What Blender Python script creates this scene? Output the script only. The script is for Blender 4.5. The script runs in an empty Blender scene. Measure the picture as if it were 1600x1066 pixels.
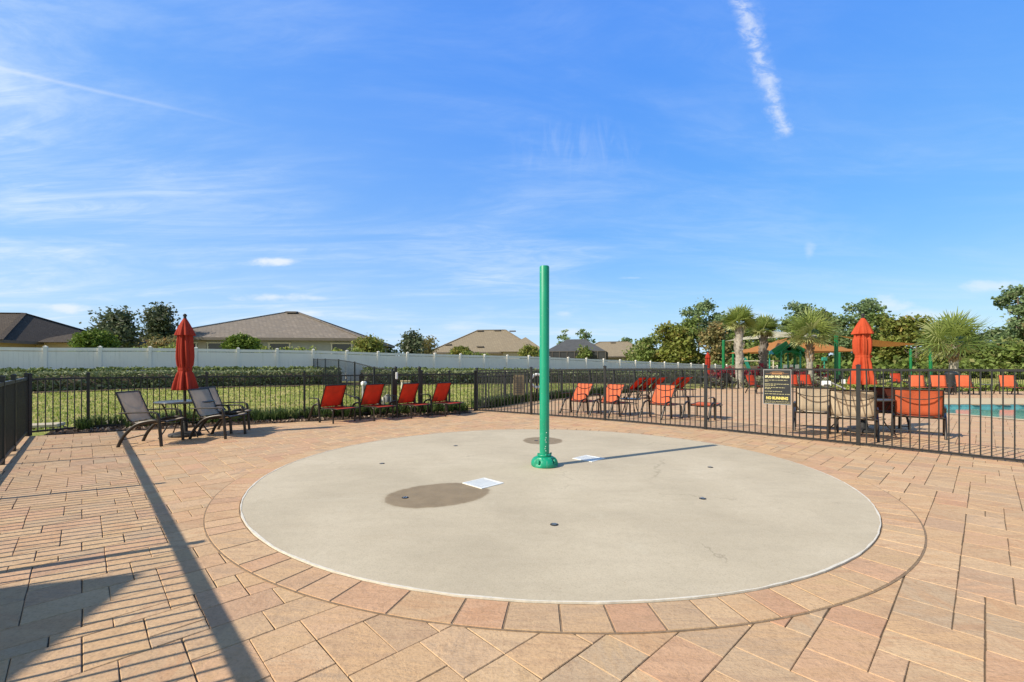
import bpy, math, random
import numpy as np
from mathutils import Vector, Matrix, noise as mnoise
random.seed(7)
RNG = np.random.default_rng(7)
scene = bpy.context.scene
COL = scene.collection
PI = math.pi
CAMH = 1.4
F = 705.0
HY = 572.0

def gx(px, Y):
    return (px-800.0)/F*Y

# ------------------------------------------------------------------ nodes
class NB:
    def __init__(s, tree):
        s.t = tree; s.t.nodes.clear(); s.L = tree.links
    def n(s, typ, **kw):
        nd = s.t.nodes.new(typ)
        for k, v in kw.items():
            if hasattr(nd, k) and k not in ('Scale',):
                setattr(nd, k, v)
        return nd
    def set(s, sock, v):
        if isinstance(v, bpy.types.NodeSocket): s.L.new(v, sock)
        elif v is not None: sock.default_value = v
    def math(s, op, a, b=None, c=None, clamp=False):
        nd = s.t.nodes.new('ShaderNodeMath'); nd.operation = op; nd.use_clamp = clamp
        s.set(nd.inputs[0], a)
        if b is not None: s.set(nd.inputs[1], b)
        if c is not None: s.set(nd.inputs[2], c)
        return nd.outputs[0]
    def smooth(s, v, a, b):
        nd = s.t.nodes.new('ShaderNodeMapRange'); nd.interpolation_type = 'SMOOTHSTEP'
        s.set(nd.inputs['Value'], v)
        nd.inputs['From Min'].default_value = a; nd.inputs['From Max'].default_value = b
        return nd.outputs[0]
    def comb(s, x, y, z):
        nd = s.t.nodes.new('ShaderNodeCombineXYZ')
        for i, v in enumerate((x, y, z)): s.set(nd.inputs[i], v)
        return nd.outputs[0]
    def sep(s, v):
        nd = s.t.nodes.new('ShaderNodeSeparateXYZ'); s.set(nd.inputs[0], v); return nd.outputs
    def noise(s, vec, scale, detail=4, rough=0.55, dist=0.0):
        nd = s.t.nodes.new('ShaderNodeTexNoise')
        if vec is not None: s.set(nd.inputs['Vector'], vec)
        nd.inputs['Scale'].default_value = scale; nd.inputs['Detail'].default_value = detail
        nd.inputs['Roughness'].default_value = rough; nd.inputs['Distortion'].default_value = dist
        return nd.outputs[0]
    def ramp(s, v, stops, interp='LINEAR'):
        nd = s.t.nodes.new('ShaderNodeValToRGB'); s.set(nd.inputs[0], v)
        cr = nd.color_ramp; cr.interpolation = interp
        while len(cr.elements) < len(stops): cr.elements.new(0.5)
        for e, (p, c) in zip(cr.elements, stops):
            e.position = p; e.color = (*c, 1) if len(c) == 3 else c
        return nd.outputs[0]
    def mix(s, f, a, b, blend='MIX'):
        nd = s.t.nodes.new('ShaderNodeMix'); nd.data_type = 'RGBA'; nd.blend_type = blend
        s.set(nd.inputs[0], f)
        for sock, v in ((nd.inputs[6], a), (nd.inputs[7], b)):
            if isinstance(v, tuple) and len(v) == 3: v = (*v, 1)
            s.set(sock, v)
        return nd.outputs[2]
    def mapping(s, vec, scale=(1, 1, 1), rot=(0, 0, 0)):
        nd = s.t.nodes.new('ShaderNodeMapping'); s.set(nd.inputs[0], vec)
        nd.inputs['Scale'].default_value = scale; nd.inputs['Rotation'].default_value = rot
        return nd.outputs[0]
    def bump(s, h, strength=0.3, dist=0.01):
        nd = s.t.nodes.new('ShaderNodeBump'); s.set(nd.inputs['Height'], h)
        nd.inputs['Strength'].default_value = strength; nd.inputs['Distance'].default_value = dist
        return nd.outputs[0]

def newmat(name):
    m = bpy.data.materials.new(name); m.use_nodes = True
    b = NB(m.node_tree)
    out = b.n('ShaderNodeOutputMaterial'); p = b.n('ShaderNodeBsdfPrincipled')
    b.L.new(p.outputs[0], out.inputs[0])
    return m, b, p, out

def m_basic(name, col, rough=0.6, var=0.15, scale=8.0, bump=0.15, metal=0.0, spec=0.5, dist=0.004):
    m, b, p, out = newmat(name)
    tc = b.n('ShaderNodeTexCoord').outputs['Object']
    n1 = b.noise(tc, scale, 5)
    lo = tuple(c*(1-var) for c in col); hi = tuple(min(1, c*(1+var)) for c in col)
    b.set(p.inputs['Base Color'], b.ramp(n1, [(0.3, lo), (0.7, hi)]))
    p.inputs['Roughness'].default_value = rough; p.inputs['Metallic'].default_value = metal
    p.inputs['Specular IOR Level'].default_value = spec
    if bump: b.set(p.inputs['Normal'], b.bump(b.noise(tc, scale*6, 4), bump, dist))
    return m

def m_fabric(name, col, trans=0.35, scale=160, var=0.12):
    m, b, p, out = newmat(name)
    tc = b.n('ShaderNodeTexCoord').outputs['Object']
    n1 = b.noise(tc, 5, 4)
    lo = tuple(c*(1-var) for c in col); hi = tuple(min(1, c*(1+var)) for c in col)
    c = b.ramp(n1, [(0.3, lo), (0.7, hi)])
    b.set(p.inputs['Base Color'], c); p.inputs['Roughness'].default_value = 0.8
    p.inputs['Specular IOR Level'].default_value = 0.25
    b.set(p.inputs['Normal'], b.bump(b.noise(tc, scale, 2), 0.25, 0.002))
    tr = b.n('ShaderNodeBsdfTranslucent'); b.set(tr.inputs[0], c)
    mx = b.n('ShaderNodeMixShader'); mx.inputs[0].default_value = trans
    b.L.new(p.outputs[0], mx.inputs[1]); b.L.new(tr.outputs[0], mx.inputs[2]); b.L.new(mx.outputs[0], out.inputs[0])
    return m

def m_leaf(name, dark, light, third=None, trans=0.3, rough=0.6):
    m, b, p, out = newmat(name)
    at = b.n('ShaderNodeAttribute'); at.attribute_name = 'rnd'
    s = b.sep(at.outputs['Vector'])
    c = b.ramp(s[0], [(0.0, dark), (1.0, light)])
    if third: c = b.mix(b.smooth(s[1], 0.62, 0.9), c, third)
    tc = b.n('ShaderNodeTexCoord').outputs['Object']
    c = b.mix(b.math('MULTIPLY', b.smooth(b.noise(tc, 1.3, 3), 0.40, 0.75), 0.4), c, light)
    b.set(p.inputs['Base Color'], c); p.inputs['Roughness'].default_value = rough
    p.inputs['Specular IOR Level'].default_value = 0.3
    tr = b.n('ShaderNodeBsdfTranslucent'); b.set(tr.inputs[0], c)
    mx = b.n('ShaderNodeMixShader'); mx.inputs[0].default_value = trans
    b.L.new(p.outputs[0], mx.inputs[1]); b.L.new(tr.outputs[0], mx.inputs[2]); b.L.new(mx.outputs[0], out.inputs[0])
    return m

# ------------------------------------------------------------------ mesh builder
def obj_from(name, verts, faces, mat, parent=None, smooth=False, attr=None):
    me = bpy.data.meshes.new(name)
    if isinstance(verts, np.ndarray) and isinstance(faces, np.ndarray):
        nv, nf, k = len(verts), len(faces), faces.shape[1]
        me.vertices.add(nv); me.vertices.foreach_set('co', verts.astype(np.float32).ravel())
        me.loops.add(nf*k); me.loops.foreach_set('vertex_index', faces.astype(np.int32).ravel())
        me.polygons.add(nf); me.polygons.foreach_set('loop_start', np.arange(0, nf*k, k, dtype=np.int32))
        me.update(calc_edges=True)
    else:
        me.from_pydata([tuple(v) for v in verts], [], [tuple(f) for f in faces]); me.update()
    if attr is not None:
        a = me.attributes.new('rnd', 'FLOAT_VECTOR', 'POINT')
        a.data.foreach_set('vector', np.asarray(attr, dtype=np.float32).ravel())
    if mat: me.materials.append(mat)
    me.polygons.foreach_set('use_smooth', [smooth]*len(me.polygons))
    o = bpy.data.objects.new(name, me); COL.objects.link(o)
    if parent: o.parent = parent
    return o

class MB:
    def __init__(s): s.v = []; s.f = []; s.sm = []
    def add(s, vs, fs, smooth=False):
        o = len(s.v); s.v += [tuple(v) for v in vs]; s.f += [tuple(i+o for i in f) for f in fs]; s.sm += [smooth]*len(fs)
    def box(s, c, size, rz=0.0, M=None, bev=0.0):
        hx, hy, hz = size[0]/2, size[1]/2, size[2]/2
        R = M if M is not None else Matrix.Rotation(rz, 3, 'Z')
        c = Vector(c)
        if bev <= 0:
            pts = [R@Vector((x*hx, y*hy, z*hz))+c for z in (-1, 1) for x, y in ((-1, -1), (1, -1), (1, 1), (-1, 1))]
            s.add(pts, [(3, 2, 1, 0), (4, 5, 6, 7), (0, 1, 5, 4), (1, 2, 6, 5), (2, 3, 7, 6), (3, 0, 4, 7)])
        else:
            b = min(bev, hx*.9, hy*.9, hz*.9); pts = []
            def ring(dx, dy, z, cut):
                r = []
                for (sx, sy, o) in ((-1, -1, 0), (1, -1, 1), (1, 1, 0), (-1, 1, 1)):
                    a = (sx*dx, sy*(dy-cut)); d = (sx*(dx-cut), sy*dy)
                    r += [a, d] if o == 0 else [d, a]
                return [R@Vector((x, y, z))+c for x, y in r]
            rings = [ring(hx-b, hy-b, -hz, b*.5), ring(hx, hy, -hz+b, b), ring(hx, hy, hz-b, b), ring(hx-b, hy-b, hz, b*.5)]
            for r in rings: pts += r
            fs = [tuple(range(7, -1, -1)), tuple(range(24, 32))]
            for k in range(3):
                for i in range(8):
                    j = (i+1) % 8
                    fs.append((k*8+i, k*8+j, k*8+8+j, k*8+8+i))
            s.add(pts, fs)
    def bar(s, a, b, w, h=None, up=(0, 0, 1)):
        a = Vector(a); b = Vector(b); d = b-a; L = d.length
        if L < 1e-6: return
        x = d.normalized(); u = Vector(up)
        if abs(x.dot(u)) > .98: u = Vector((0, 1, 0))
        y = u.cross(x).normalized(); z = x.cross(y)
        M = Matrix((x, y, z)).transposed()
        s.box((a+b)/2, (L, w, h or w), M=M)
    def tube(s, pts, r, n=8, cap=True, flat=1.0):
        P = [Vector(p) for p in pts]
        rs = r if isinstance(r, (list, tuple)) else [r]*len(P)
        vs = []; fs = []; prev = None
        for i, p in enumerate(P):
            t = (P[min(i+1, len(P)-1)]-P[max(i-1, 0)]).normalized()
            if prev is None:
                u = Vector((0, 0, 1)) if abs(t.z) < .9 else Vector((0, 1, 0))
                y = u.cross(t).normalized()
            else:
                y = (prev - t*prev.dot(t)).normalized()
            prev = y; z = t.cross(y)
            for k in range(n):
                a = 2*PI*k/n
                vs.append(p+y*math.cos(a)*rs[i]+z*math.sin(a)*rs[i]*flat)
        for i in range(len(P)-1):
            for k in range(n):
                fs.append((i*n+k, i*n+(k+1) % n, (i+1)*n+(k+1) % n, (i+1)*n+k))
        s.add(vs, fs, True)
        if cap: s.add(vs[:n], [tuple(range(n-1, -1, -1))]); s.add(vs[-n:], [tuple(range(n))])
    def lathe(s, prof, n=24, c=(0, 0, 0), fn=None, caps=True, sm=True):
        vs = []; fs = []
        for (r, z) in prof:
            for k in range(n):
                a = 2*PI*k/n; rr = fn(r, z, a) if fn else r
                vs.append((c[0]+rr*math.cos(a), c[1]+rr*math.sin(a), c[2]+z))
        m = len(prof)
        for i in range(m-1):
            for k in range(n): fs.append((i*n+k, i*n+(k+1) % n, (i+1)*n+(k+1) % n, (i+1)*n+k))
        s.add(vs, fs, sm)
        if caps: s.add(vs[:n], [tuple(range(n-1, -1, -1))]); s.add(vs[-n:], [tuple(range(n))])
    def sheet(s, grid, thick=0.0):
        """grid: rows of 3D points"""
        nr, nc = len(grid), len(grid[0])
        vs = [p for row in grid for p in row]
        fs = [(i*nc+j, i*nc+j+1, (i+1)*nc+j+1, (i+1)*nc+j) for i in range(nr-1) for j in range(nc-1)]
        s.add(vs, fs, True)
    def build(s, name, mat, parent=None):
        o = obj_from(name, s.v, s.f, mat, parent)
        o.data.polygons.foreach_set('use_smooth', s.sm)
        return o

def tag(o, label=None, cat=None, group=None, kind=None):
    if label: o['label'] = label
    if cat: o['category'] = cat
    if group: o['group'] = group
    if kind: o['kind'] = kind
    return o
def empty(name, loc=(0, 0, 0), rz=0.0, label=None, cat=None, group=None, scale=1.0):
    e = bpy.data.objects.new(name, None); e.empty_display_size = 0.2; COL.objects.link(e)
    e.location = loc; e.rotation_euler = (0, 0, rz); e.scale = (scale,)*3
    return tag(e, label, cat, group)
def copy_tree(o, parent=None):
    c = o.copy(); COL.objects.link(c); c.parent = parent
    for ch in list(CH.get(o.name, [])) : copy_tree(ch, c)
    return c
CH = {}
def index_children(root):
    kids = [q for q in COL.objects if q.parent == root]
    CH[root.name] = kids
    for k in kids: index_children(k)
def place(proto, loc, rz, label, group=None, first=[None], scale=None):
    if proto.name not in CH: index_children(proto)
    if not proto.get('_used'):
        proto['_used'] = 1; o = proto
    else:
        o = copy_tree(proto)
    o.location = loc; o.rotation_euler = (0, 0, rz); o['label'] = label
    if group: o['group'] = group
    if scale: o.scale = (scale,)*3
    return o

# ------------------------------------------------------------------ materials
M_black = m_basic('black_powder_coat', (0.016, 0.017, 0.018), 0.42, 0.25, 6, 0.08)
M_blackfar = m_basic('black_fence_paint', (0.02, 0.022, 0.024), 0.55, 0.2, 6, 0)
M_bronze = m_basic('dark_bronze_frame', (0.035, 0.027, 0.022), 0.38, 0.2, 9, 0.05, 0.3)
M_red = m_fabric('red_orange_sling', (0.66, 0.085, 0.035), 0.40)
M_orange = m_fabric('sunlit_orange_sling', (0.74, 0.17, 0.075), 0.25)  # lit twin of the red sling; sunlit brightness put into the colour
M_taupe = m_fabric('taupe_sling', (0.62, 0.53, 0.42), 0.42)
M_beige = m_fabric('beige_sling', (0.80, 0.67, 0.50), 0.25)
M_shaded_maroon = m_fabric('shaded_maroon_sling', (0.16, 0.045, 0.03), 0.15)  # darker copy of the red sling; the chair's shade is put into the colour
M_canvas = m_fabric('red_umbrella_canvas', (0.38, 0.036, 0.018), 0.12, 220)
M_canvas2 = m_fabric('orange_umbrella_canvas', (0.54, 0.080, 0.030), 0.15, 220)
def m_green():
    m, b, p, out = newmat('green_gloss_paint')
    tc = b.n('ShaderNodeTexCoord').outputs['Object']
    x, y, z = b.sep(tc)
    st = b.noise(b.mapping(tc, (22, 22, .8)), 1.0, 5, .6); n = b.noise(tc, 30, 4)
    c = b.ramp(b.noise(tc, 2.5, 4), [(.3, (.004, .25, .135)), (.7, (.006, .31, .175))])
    low = b.math('SUBTRACT', 1.0, b.smooth(z, .15, 1.5))
    c = b.mix(b.math('MULTIPLY', b.math('MULTIPLY', b.smooth(st, .55, .8), .5), b.math('ADD', .25, low)), c, (.30, .46, .36))
    c = b.mix(b.math('MULTIPLY', b.smooth(n, .66, .72), .5), c, (.35, .5, .4))
    b.set(p.inputs['Base Color'], c); b.set(p.inputs['Roughness'], b.math('ADD', .30, b.math('MULTIPLY', st, .25)))
    b.set(p.inputs['Normal'], b.bump(b.noise(tc, 8, 3), .06, .004))
    return m
M_green = m_green()
M_greendk = m_basic('green_pole_paint', (0.004, 0.16, 0.05), 0.4, 0.1, 3, 0)
M_teal = m_basic('teal_play_paint', (0.03, 0.27, 0.2), 0.4, 0.1, 3, 0)
def m_vinyl():
    m, b, p, out = newmat('white_vinyl')
    tc = b.n('ShaderNodeTexCoord').outputs['Object']
    c = b.ramp(b.noise(tc, .6, 4), [(.3, (.80, .75, .69)), (.7, (.88, .84, .77))])
    g = b.noise(b.mapping(tc, (9, 9, .7)), 1.0, 5, .65)
    c = b.mix(b.math('MULTIPLY', b.smooth(g, .52, .78), .35), c, (.50, .50, .42))
    b.set(p.inputs['Base Color'], c); p.inputs['Roughness'].default_value = .5
    return m
M_vinyl = m_vinyl()
M_tabletop = m_basic('dark_tempered_top', (0.07, 0.07, 0.065), 0.25, 0.1, 5, 0)
M_white = m_basic('white_plastic', (0.78, 0.78, 0.76), 0.4, 0.06, 5, 0)
M_grey = m_basic('grey_plastic', (0.3, 0.3, 0.3), 0.5, 0.1, 5, 0)
M_steel = m_basic('brushed_steel', (0.45, 0.45, 0.44), 0.3, 0.1, 30, 0.05, 0.9)
M_rubber = m_basic('black_rubber', (0.02, 0.02, 0.022), 0.7, 0.2, 20, 0)
M_tan = m_fabric('tan_shade_cloth', (0.52, 0.22, 0.065), 0.3, 60)
M_cream = m_fabric('cream_shade_cloth', (0.82, 0.76, 0.62), 0.55, 60)
M_yellow = m_basic('yellow_lettering', (0.72, 0.62, 0.16), 0.5, 0.03, 5, 0)
M_cream_txt = m_basic('cream_lettering', (0.80, 0.74, 0.42), 0.5, 0.03, 5, 0)
M_smalltxt = m_basic('small_print_cream', (0.55, 0.50, 0.27), 0.5, 0.03, 5, 0)
M_orange_txt = m_basic('copper_lettering', (0.55, 0.27, 0.10), 0.5, 0.1, 5, 0)
M_signblack = m_basic('black_sign_face', (0.022, 0.024, 0.028), 0.4, 0.2, 10, 0)
M_glass = m_basic('dark_window_glass', (0.03, 0.04, 0.05), 0.08, 0.2, 2, 0)
M_trim = m_basic('cream_trim', (0.62, 0.57, 0.48), 0.6, 0.05, 3, 0)

def m_concrete():
    m, b, p, out = newmat('splash_pad_concrete')
    tc = b.n('ShaderNodeTexCoord').outputs['Object']
    x, y, z = b.sep(tc)
    n1 = b.noise(tc, 0.7, 6, 0.6, 0.4); n2 = b.noise(b.mapping(tc, (1, 3.5, 1), (0, 0, 0.3)), 1.6, 5, 0.6)
    n3 = b.noise(tc, 90, 3, 0.6)
    base = b.ramp(n1, [(0.3, (0.45, 0.380, 0.275)), (0.5, (0.53, 0.450, 0.328)), (0.72, (0.60, 0.515, 0.385))])
    base = b.mix(b.math('MULTIPLY', b.smooth(n2, 0.45, 0.75), 0.30), base, (0.39, 0.33, 0.24))
    base = b.mix(b.math('MULTIPLY', b.smooth(n3, 0.46, 0.70), 0.38), base, (0.30, 0.255, 0.18))
    base = b.mix(b.math('MULTIPLY', b.smooth(b.noise(tc, 16, 6, 0.7), 0.45, 0.7), 0.22), base, (0.36, 0.30, 0.20))
    base = b.mix(b.math('MULTIPLY', b.smooth(b.noise(tc, 230, 2), 0.58, 0.7), 0.45), base, (0.70, 0.62, 0.48))
    # faint yellow-brown streaks and hairlines
    st = b.noise(b.mapping(tc, (0.7, 6, 1), (0, 0, -0.25)), 1.1, 6, 0.65, 0.8)
    base = b.mix(b.math('MULTIPLY', b.smooth(st, 0.55, 0.8), 0.25), base, (0.45, 0.34, 0.22))
    vo = b.n('ShaderNodeTexVoronoi'); vo.feature = 'DISTANCE_TO_EDGE'; vo.inputs['Scale'].default_value = .42
    wv = b.n('ShaderNodeVectorMath', operation='ADD'); b.set(wv.inputs[0], tc)
    b.set(wv.inputs[1], b.comb(b.math('MULTIPLY', b.noise(tc, 2.5, 5, .7), .55), b.math('MULTIPLY', b.noise(tc, 3.1, 5, .7), .55), 0.0)); b.L.new(wv.outputs[0], vo.inputs['Vector'])
    hair = b.math('MULTIPLY', b.math('SUBTRACT', 1.0, b.smooth(vo.outputs['Distance'], .0, .0045)), b.smooth(b.noise(tc, .9, 3), .52, .60))
    base = b.mix(b.math('MULTIPLY', hair, .45), base, (0.22, 0.18, 0.12))
    base = b.mix(b.math('MULTIPLY', b.smooth(b.noise(tc, 1.5, 7, .75, 1.2), .58, .72), .30), base, (0.60, 0.54, 0.42))
    base = b.mix(b.math('MULTIPLY', b.smooth(b.noise(tc, 38, 3, .6), .70, .76), .5), base, (0.33, 0.22, 0.12))
    wob = b.math('MULTIPLY', b.math('SUBTRACT', b.noise(tc, 6, 6, .65), 0.5), 0.22)
    def wet(cx, cy, a, c, ang):
        dx = b.math('SUBTRACT', x, cx); dy = b.math('SUBTRACT', y, cy)
        ca, sa = math.cos(ang), math.sin(ang)
        u = b.math('ADD', b.math('MULTIPLY', dx, ca/a), b.math('MULTIPLY', dy, sa/a))
        v = b.math('ADD', b.math('MULTIPLY', dx, -sa/c), b.math('MULTIPLY', dy, ca/c))
        r = b.math('SQRT', b.math('ADD', b.math('MULTIPLY', u, u), b.math('MULTIPLY', v, v)))
        r = b.math('ADD', r, wob)
        return b.math('SUBTRACT', 1.0, b.math('MULTIPLY', b.math('ADD', b.smooth(r, 0.965, 1.005), b.smooth(r, 0.90, 1.10)), .5))
    w = b.math('MAXIMUM', wet(-.80-.45, 4.87-6.26, .58, .44, .5), wet(.57-.45, 8.38-6.26, .37, .42, 0))
    wetc = b.ramp(b.noise(tc, 6, 5), [(0.3, (0.215, 0.150, 0.070)), (0.7, (0.29, 0.205, 0.105))])
    wetc = b.mix(b.smooth(n3, 0.56, 0.72), wetc, (0.33, 0.27, 0.18))
    col = b.mix(b.math('MULTIPLY', w, 0.93), base, wetc)
    b.set(p.inputs['Base Color'], col)
    b.set(p.inputs['Roughness'], b.math('SUBTRACT', 0.85, b.math('MULTIPLY', w, 0.25)))
    h = b.math('ADD', b.math('MULTIPLY', n3, 0.5), b.noise(tc, 25, 4))
    b.set(p.inputs['Normal'], b.bump(h, 0.25, 0.004))
    return m
M_conc = m_concrete()

def m_paver():
    m, b, p, out = newmat('cleft_paver')
    tc = b.n('ShaderNodeTexCoord').outputs['Object']
    at = b.n('ShaderNodeAttribute'); at.attribute_name = 'rnd'
    r = b.sep(at.outputs['Vector'])
    off = b.comb(b.math('MULTIPLY', r[0], 37.0), b.math('MULTIPLY', r[1], 53.0), b.math('MULTIPLY', r[2], 29.0))
    va = b.n('ShaderNodeVectorMath', operation='ADD'); b.set(va.inputs[0], tc); b.set(va.inputs[1], off)
    v = va.outputs[0]
    streak = b.noise(b.mapping(v, (1.2, 6.5, 1), (0, 0, 0.80)), 1.9, 5, 0.6, 0.7)
    streak2 = b.noise(b.mapping(v, (6.5, 1.2, 1), (0, 0, 0.80)), 1.9, 5, 0.6, 0.7)
    st = b.mix(b.smooth(r[1], 0.70, 0.72), streak, streak2)
    col = b.ramp(r[0], [(0.0, (0.52, 0.350, 0.215)), (0.16, (0.59, 0.390, 0.225)), (0.34, (0.59, 0.355, 0.220)),
                        (0.54, (0.62, 0.430, 0.260)), (0.72, (0.60, 0.385, 0.215)), (0.90, (0.50, 0.365, 0.240)), (1.0, (0.55, 0.305, 0.185))])
    col = b.mix(b.math('MULTIPLY', b.smooth(st, 0.42, 0.66), 0.55), col, b.ramp(r[2], [(0, (0.56, 0.385, 0.205)), (0.5, (0.50, 0.265, 0.145)), (1, (0.38, 0.285, 0.205))]))
    fine = b.noise(v, 60, 4, 0.65)
    col = b.mix(b.math('MULTIPLY', b.smooth(fine, 0.46, 0.70), 0.38), col, (0.27, 0.165, 0.09))
    col = b.mix(b.math('MULTIPLY', b.smooth(b.noise(v, 14, 5, 0.7), 0.5, 0.72), 0.35), col, (0.33, 0.20, 0.115))
    col = b.mix(b.math('MULTIPLY', b.smooth(b.noise(v, 150, 2), 0.64, 0.74), 0.5), col, (0.62, 0.5, 0.36))
    # dirt clouds over the whole deck
    col = b.mix(b.math('MULTIPLY', b.smooth(b.noise(tc, 0.35, 5), 0.45, 0.7), 0.22), col, (0.40, 0.29, 0.19))
    col = b.mix(b.math('MULTIPLY', b.smooth(b.noise(tc, 2.2, 6, .7, .8), 0.56, 0.72), 0.30), col, (0.33, 0.22, 0.14))
    col = b.mix(b.math('MULTIPLY', b.smooth(b.noise(tc, 1.1, 5, .65), 0.50, 0.75), 0.25), col, (0.62, 0.46, 0.31))
    b.set(p.inputs['Base Color'], col); p.inputs['Roughness'].default_value = 0.85
    p.inputs['Specular IOR Level'].default_value = 0.25
    cleft = b.noise(v, 7, 6, 0.62, 1.4)
    ridg = b.math('ABSOLUTE', b.math('SUBTRACT', b.noise(b.mapping(v, (1, 3, 1), (0, 0, .8)), 3.0, 5, 0.7, 0.6), 0.5))
    h = b.math('ADD', b.math('ADD', cleft, b.math('MULTIPLY', fine, 0.45)), b.math('MULTIPLY', b.smooth(ridg, 0.0, 0.12), 0.25))
    b.set(p.inputs['Normal'], b.bump(h, 0.6, 0.009))
    return m
M_paver = m_paver()
M_joint = m_basic('joint_sand', (0.17, 0.12, 0.075), 0.95, 0.3, 30, 0.3)
M_jointdk = m_basic('joint_gap_dirt', (0.24, 0.165, 0.105), 0.95, 0.3, 30, 0.3)
M_edge = m_basic('white_edge_paint', (0.70, 0.64, 0.54), 0.6, 0.12, 25, 0.2)
M_coping = m_basic('pool_coping_stone', (0.56, 0.44, 0.27), 0.8, 0.12, 6, 0.2)

def m_grass():
    m, b, p, out = newmat('lawn')
    tc = b.n('ShaderNodeTexCoord').outputs['Object']
    n1 = b.noise(tc, 0.55, 6, 0.65, 0.5); n2 = b.noise(tc, 9, 5, 0.7); n3 = b.noise(b.mapping(tc, (1, 1, 1)), 45, 3, 0.7)
    c = b.ramp(n1, [(0.30, (0.20, 0.26, 0.035)), (0.45, (0.36, 0.38, 0.09)), (0.56, (0.52, 0.45, 0.17)), (0.75, (0.62, 0.48, 0.25))])
    c = b.mix(b.math('MULTIPLY', b.smooth(n2, 0.42, 0.68), 0.5), c, (0.13, 0.18, 0.03))
    c = b.mix(b.math('MULTIPLY', b.smooth(n3, 0.48, 0.7), 0.5), c, (0.60, 0.50, 0.24))
    c = b.mix(b.math('MULTIPLY', b.smooth(b.noise(tc, .9, 5, .7, .6), .52, .66), .6), c, (0.60, 0.44, 0.24))
    b.set(p.inputs['Base Color'], c); p.inputs['Roughness'].default_value = 0.95
    p.inputs['Specular IOR Level'].default_value = 0.1
    b.set(p.inputs['Normal'], b.bump(b.math('ADD', n3, n2), 0.9, 0.05))
    return m
M_grass = m_grass()
M_mulch = m_basic('bark_mulch', (0.10, 0.065, 0.045), 0.95, 0.6, 22, 1.0, dist=0.03)

def m_shingle(name, c1, c2, c3):
    m, b, p, out = newmat(name)
    g = b.n('ShaderNodeTexCoord').outputs['Object']
    x, y, z = b.sep(g)
    v = b.comb(b.math('ADD', x, b.math('MULTIPLY', y, 1.0)), b.math('MULTIPLY', z, 2.2), 0.0)
    br = b.n('ShaderNodeTexBrick'); b.set(br.inputs['Vector'], v)
    br.inputs['Scale'].default_value = 1.0; br.inputs['Brick Width'].default_value = 0.33
    br.inputs['Row Height'].default_value = 0.28; br.inputs['Mortar Size'].default_value = 0.015
    br.inputs['Color1'].default_value = (*c1, 1); br.inputs['Color2'].default_value = (*c2, 1); br.inputs['Mortar'].default_value = (*c3, 1)
    br.inputs['Bias'].default_value = 0.1
    c = b.mix(b.smooth(b.noise(g, 2.2, 5, 0.7), 0.4, 0.65), br.outputs[0], b.mix(0.5, c1, c3))
    c = b.mix(b.math('MULTIPLY', b.smooth(b.noise(g, 0.35, 4), 0.4, 0.7), 0.35), c, c2)
    b.set(p.inputs['Base Color'], c); p.inputs['Roughness'].default_value = 0.95
    p.inputs['Specular IOR Level'].default_value = 0.15
    b.set(p.inputs['Normal'], b.bump(br.outputs['Fac'], 0.5, -0.02))
    return m
M_sh1 = m_shingle('brown_shingle', (0.105, 0.085, 0.07), (0.075, 0.06, 0.05), (0.04, 0.033, 0.028))
M_sh2 = m_shingle('weathered_shingle', (0.29, 0.245, 0.205), (0.20, 0.175, 0.155), (0.13, 0.108, 0.09))
M_sh3 = m_shingle('tan_shingle', (0.33, 0.27, 0.19), (0.26, 0.215, 0.155), (0.16, 0.13, 0.10))
M_w1 = m_basic('yellow_stucco', (0.48, 0.36, 0.20), 0.9, 0.06, 3, 0.2)
M_w2 = m_basic('grey_stucco', (0.33, 0.33, 0.32), 0.9, 0.05, 3, 0.2)
M_w3 = m_basic('tan_stucco', (0.40, 0.34, 0.27), 0.9, 0.05, 3, 0.2)
M_fascia = m_basic('brown_fascia', (0.12, 0.10, 0.085), 0.6, 0.1, 3, 0)
M_screen = m_basic('dark_screen_mesh', (0.035, 0.037, 0.04), 0.8, 0.2, 3, 0)

L_hedge = m_leaf('hedge_leaf', (0.085, 0.115, 0.04), (0.30, 0.34, 0.17), (0.46, 0.46, 0.32), 0.25)
L_hedge2 = m_leaf('hedge_leaf_dark', (0.06, 0.09, 0.022), (0.22, 0.28, 0.09), (0.36, 0.40, 0.18), 0.25)
L_round = m_leaf('topiary_leaf', (0.05, 0.09, 0.010), (0.17, 0.25, 0.035), (0.26, 0.32, 0.07), 0.3)
L_oak = m_leaf('oak_leaf', (0.045, 0.065, 0.03), (0.14, 0.175, 0.09), (0.24, 0.23, 0.16), 0.25)
L_yellow = m_leaf('yellowing_leaf', (0.09, 0.12, 0.02), (0.28, 0.31, 0.07), (0.36, 0.26, 0.08), 0.3)
L_pine = m_leaf('pine_needle', (0.085, 0.14, 0.06), (0.25, 0.34, 0.15), (0.34, 0.38, 0.22), 0.3)
L_wood = m_leaf('woodland_leaf', (0.075, 0.12, 0.03), (0.24, 0.31, 0.075), (0.32, 0.30, 0.12), 0.3)
L_brown = m_leaf('autumn_leaf', (0.12, 0.13, 0.045), (0.33, 0.28, 0.12), (0.42, 0.24, 0.10), 0.3)
L_palm = m_leaf('palm_frond', (0.07, 0.12, 0.03), (0.36, 0.43, 0.12), (0.52, 0.52, 0.24), 0.3, 0.45)
L_redpl = m_leaf('red_foliage', (0.13, 0.012, 0.022), (0.42, 0.035, 0.06), (0.55, 0.13, 0.12), 0.3)
L_silver = m_leaf('silver_shrub_leaf', (0.17, 0.19, 0.11), (0.34, 0.36, 0.24), (0.45, 0.44, 0.33), 0.25)
L_lime = m_leaf('low_green_leaf', (0.10, 0.16, 0.03), (0.30, 0.36, 0.08), (0.42, 0.40, 0.12), 0.3)
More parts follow.
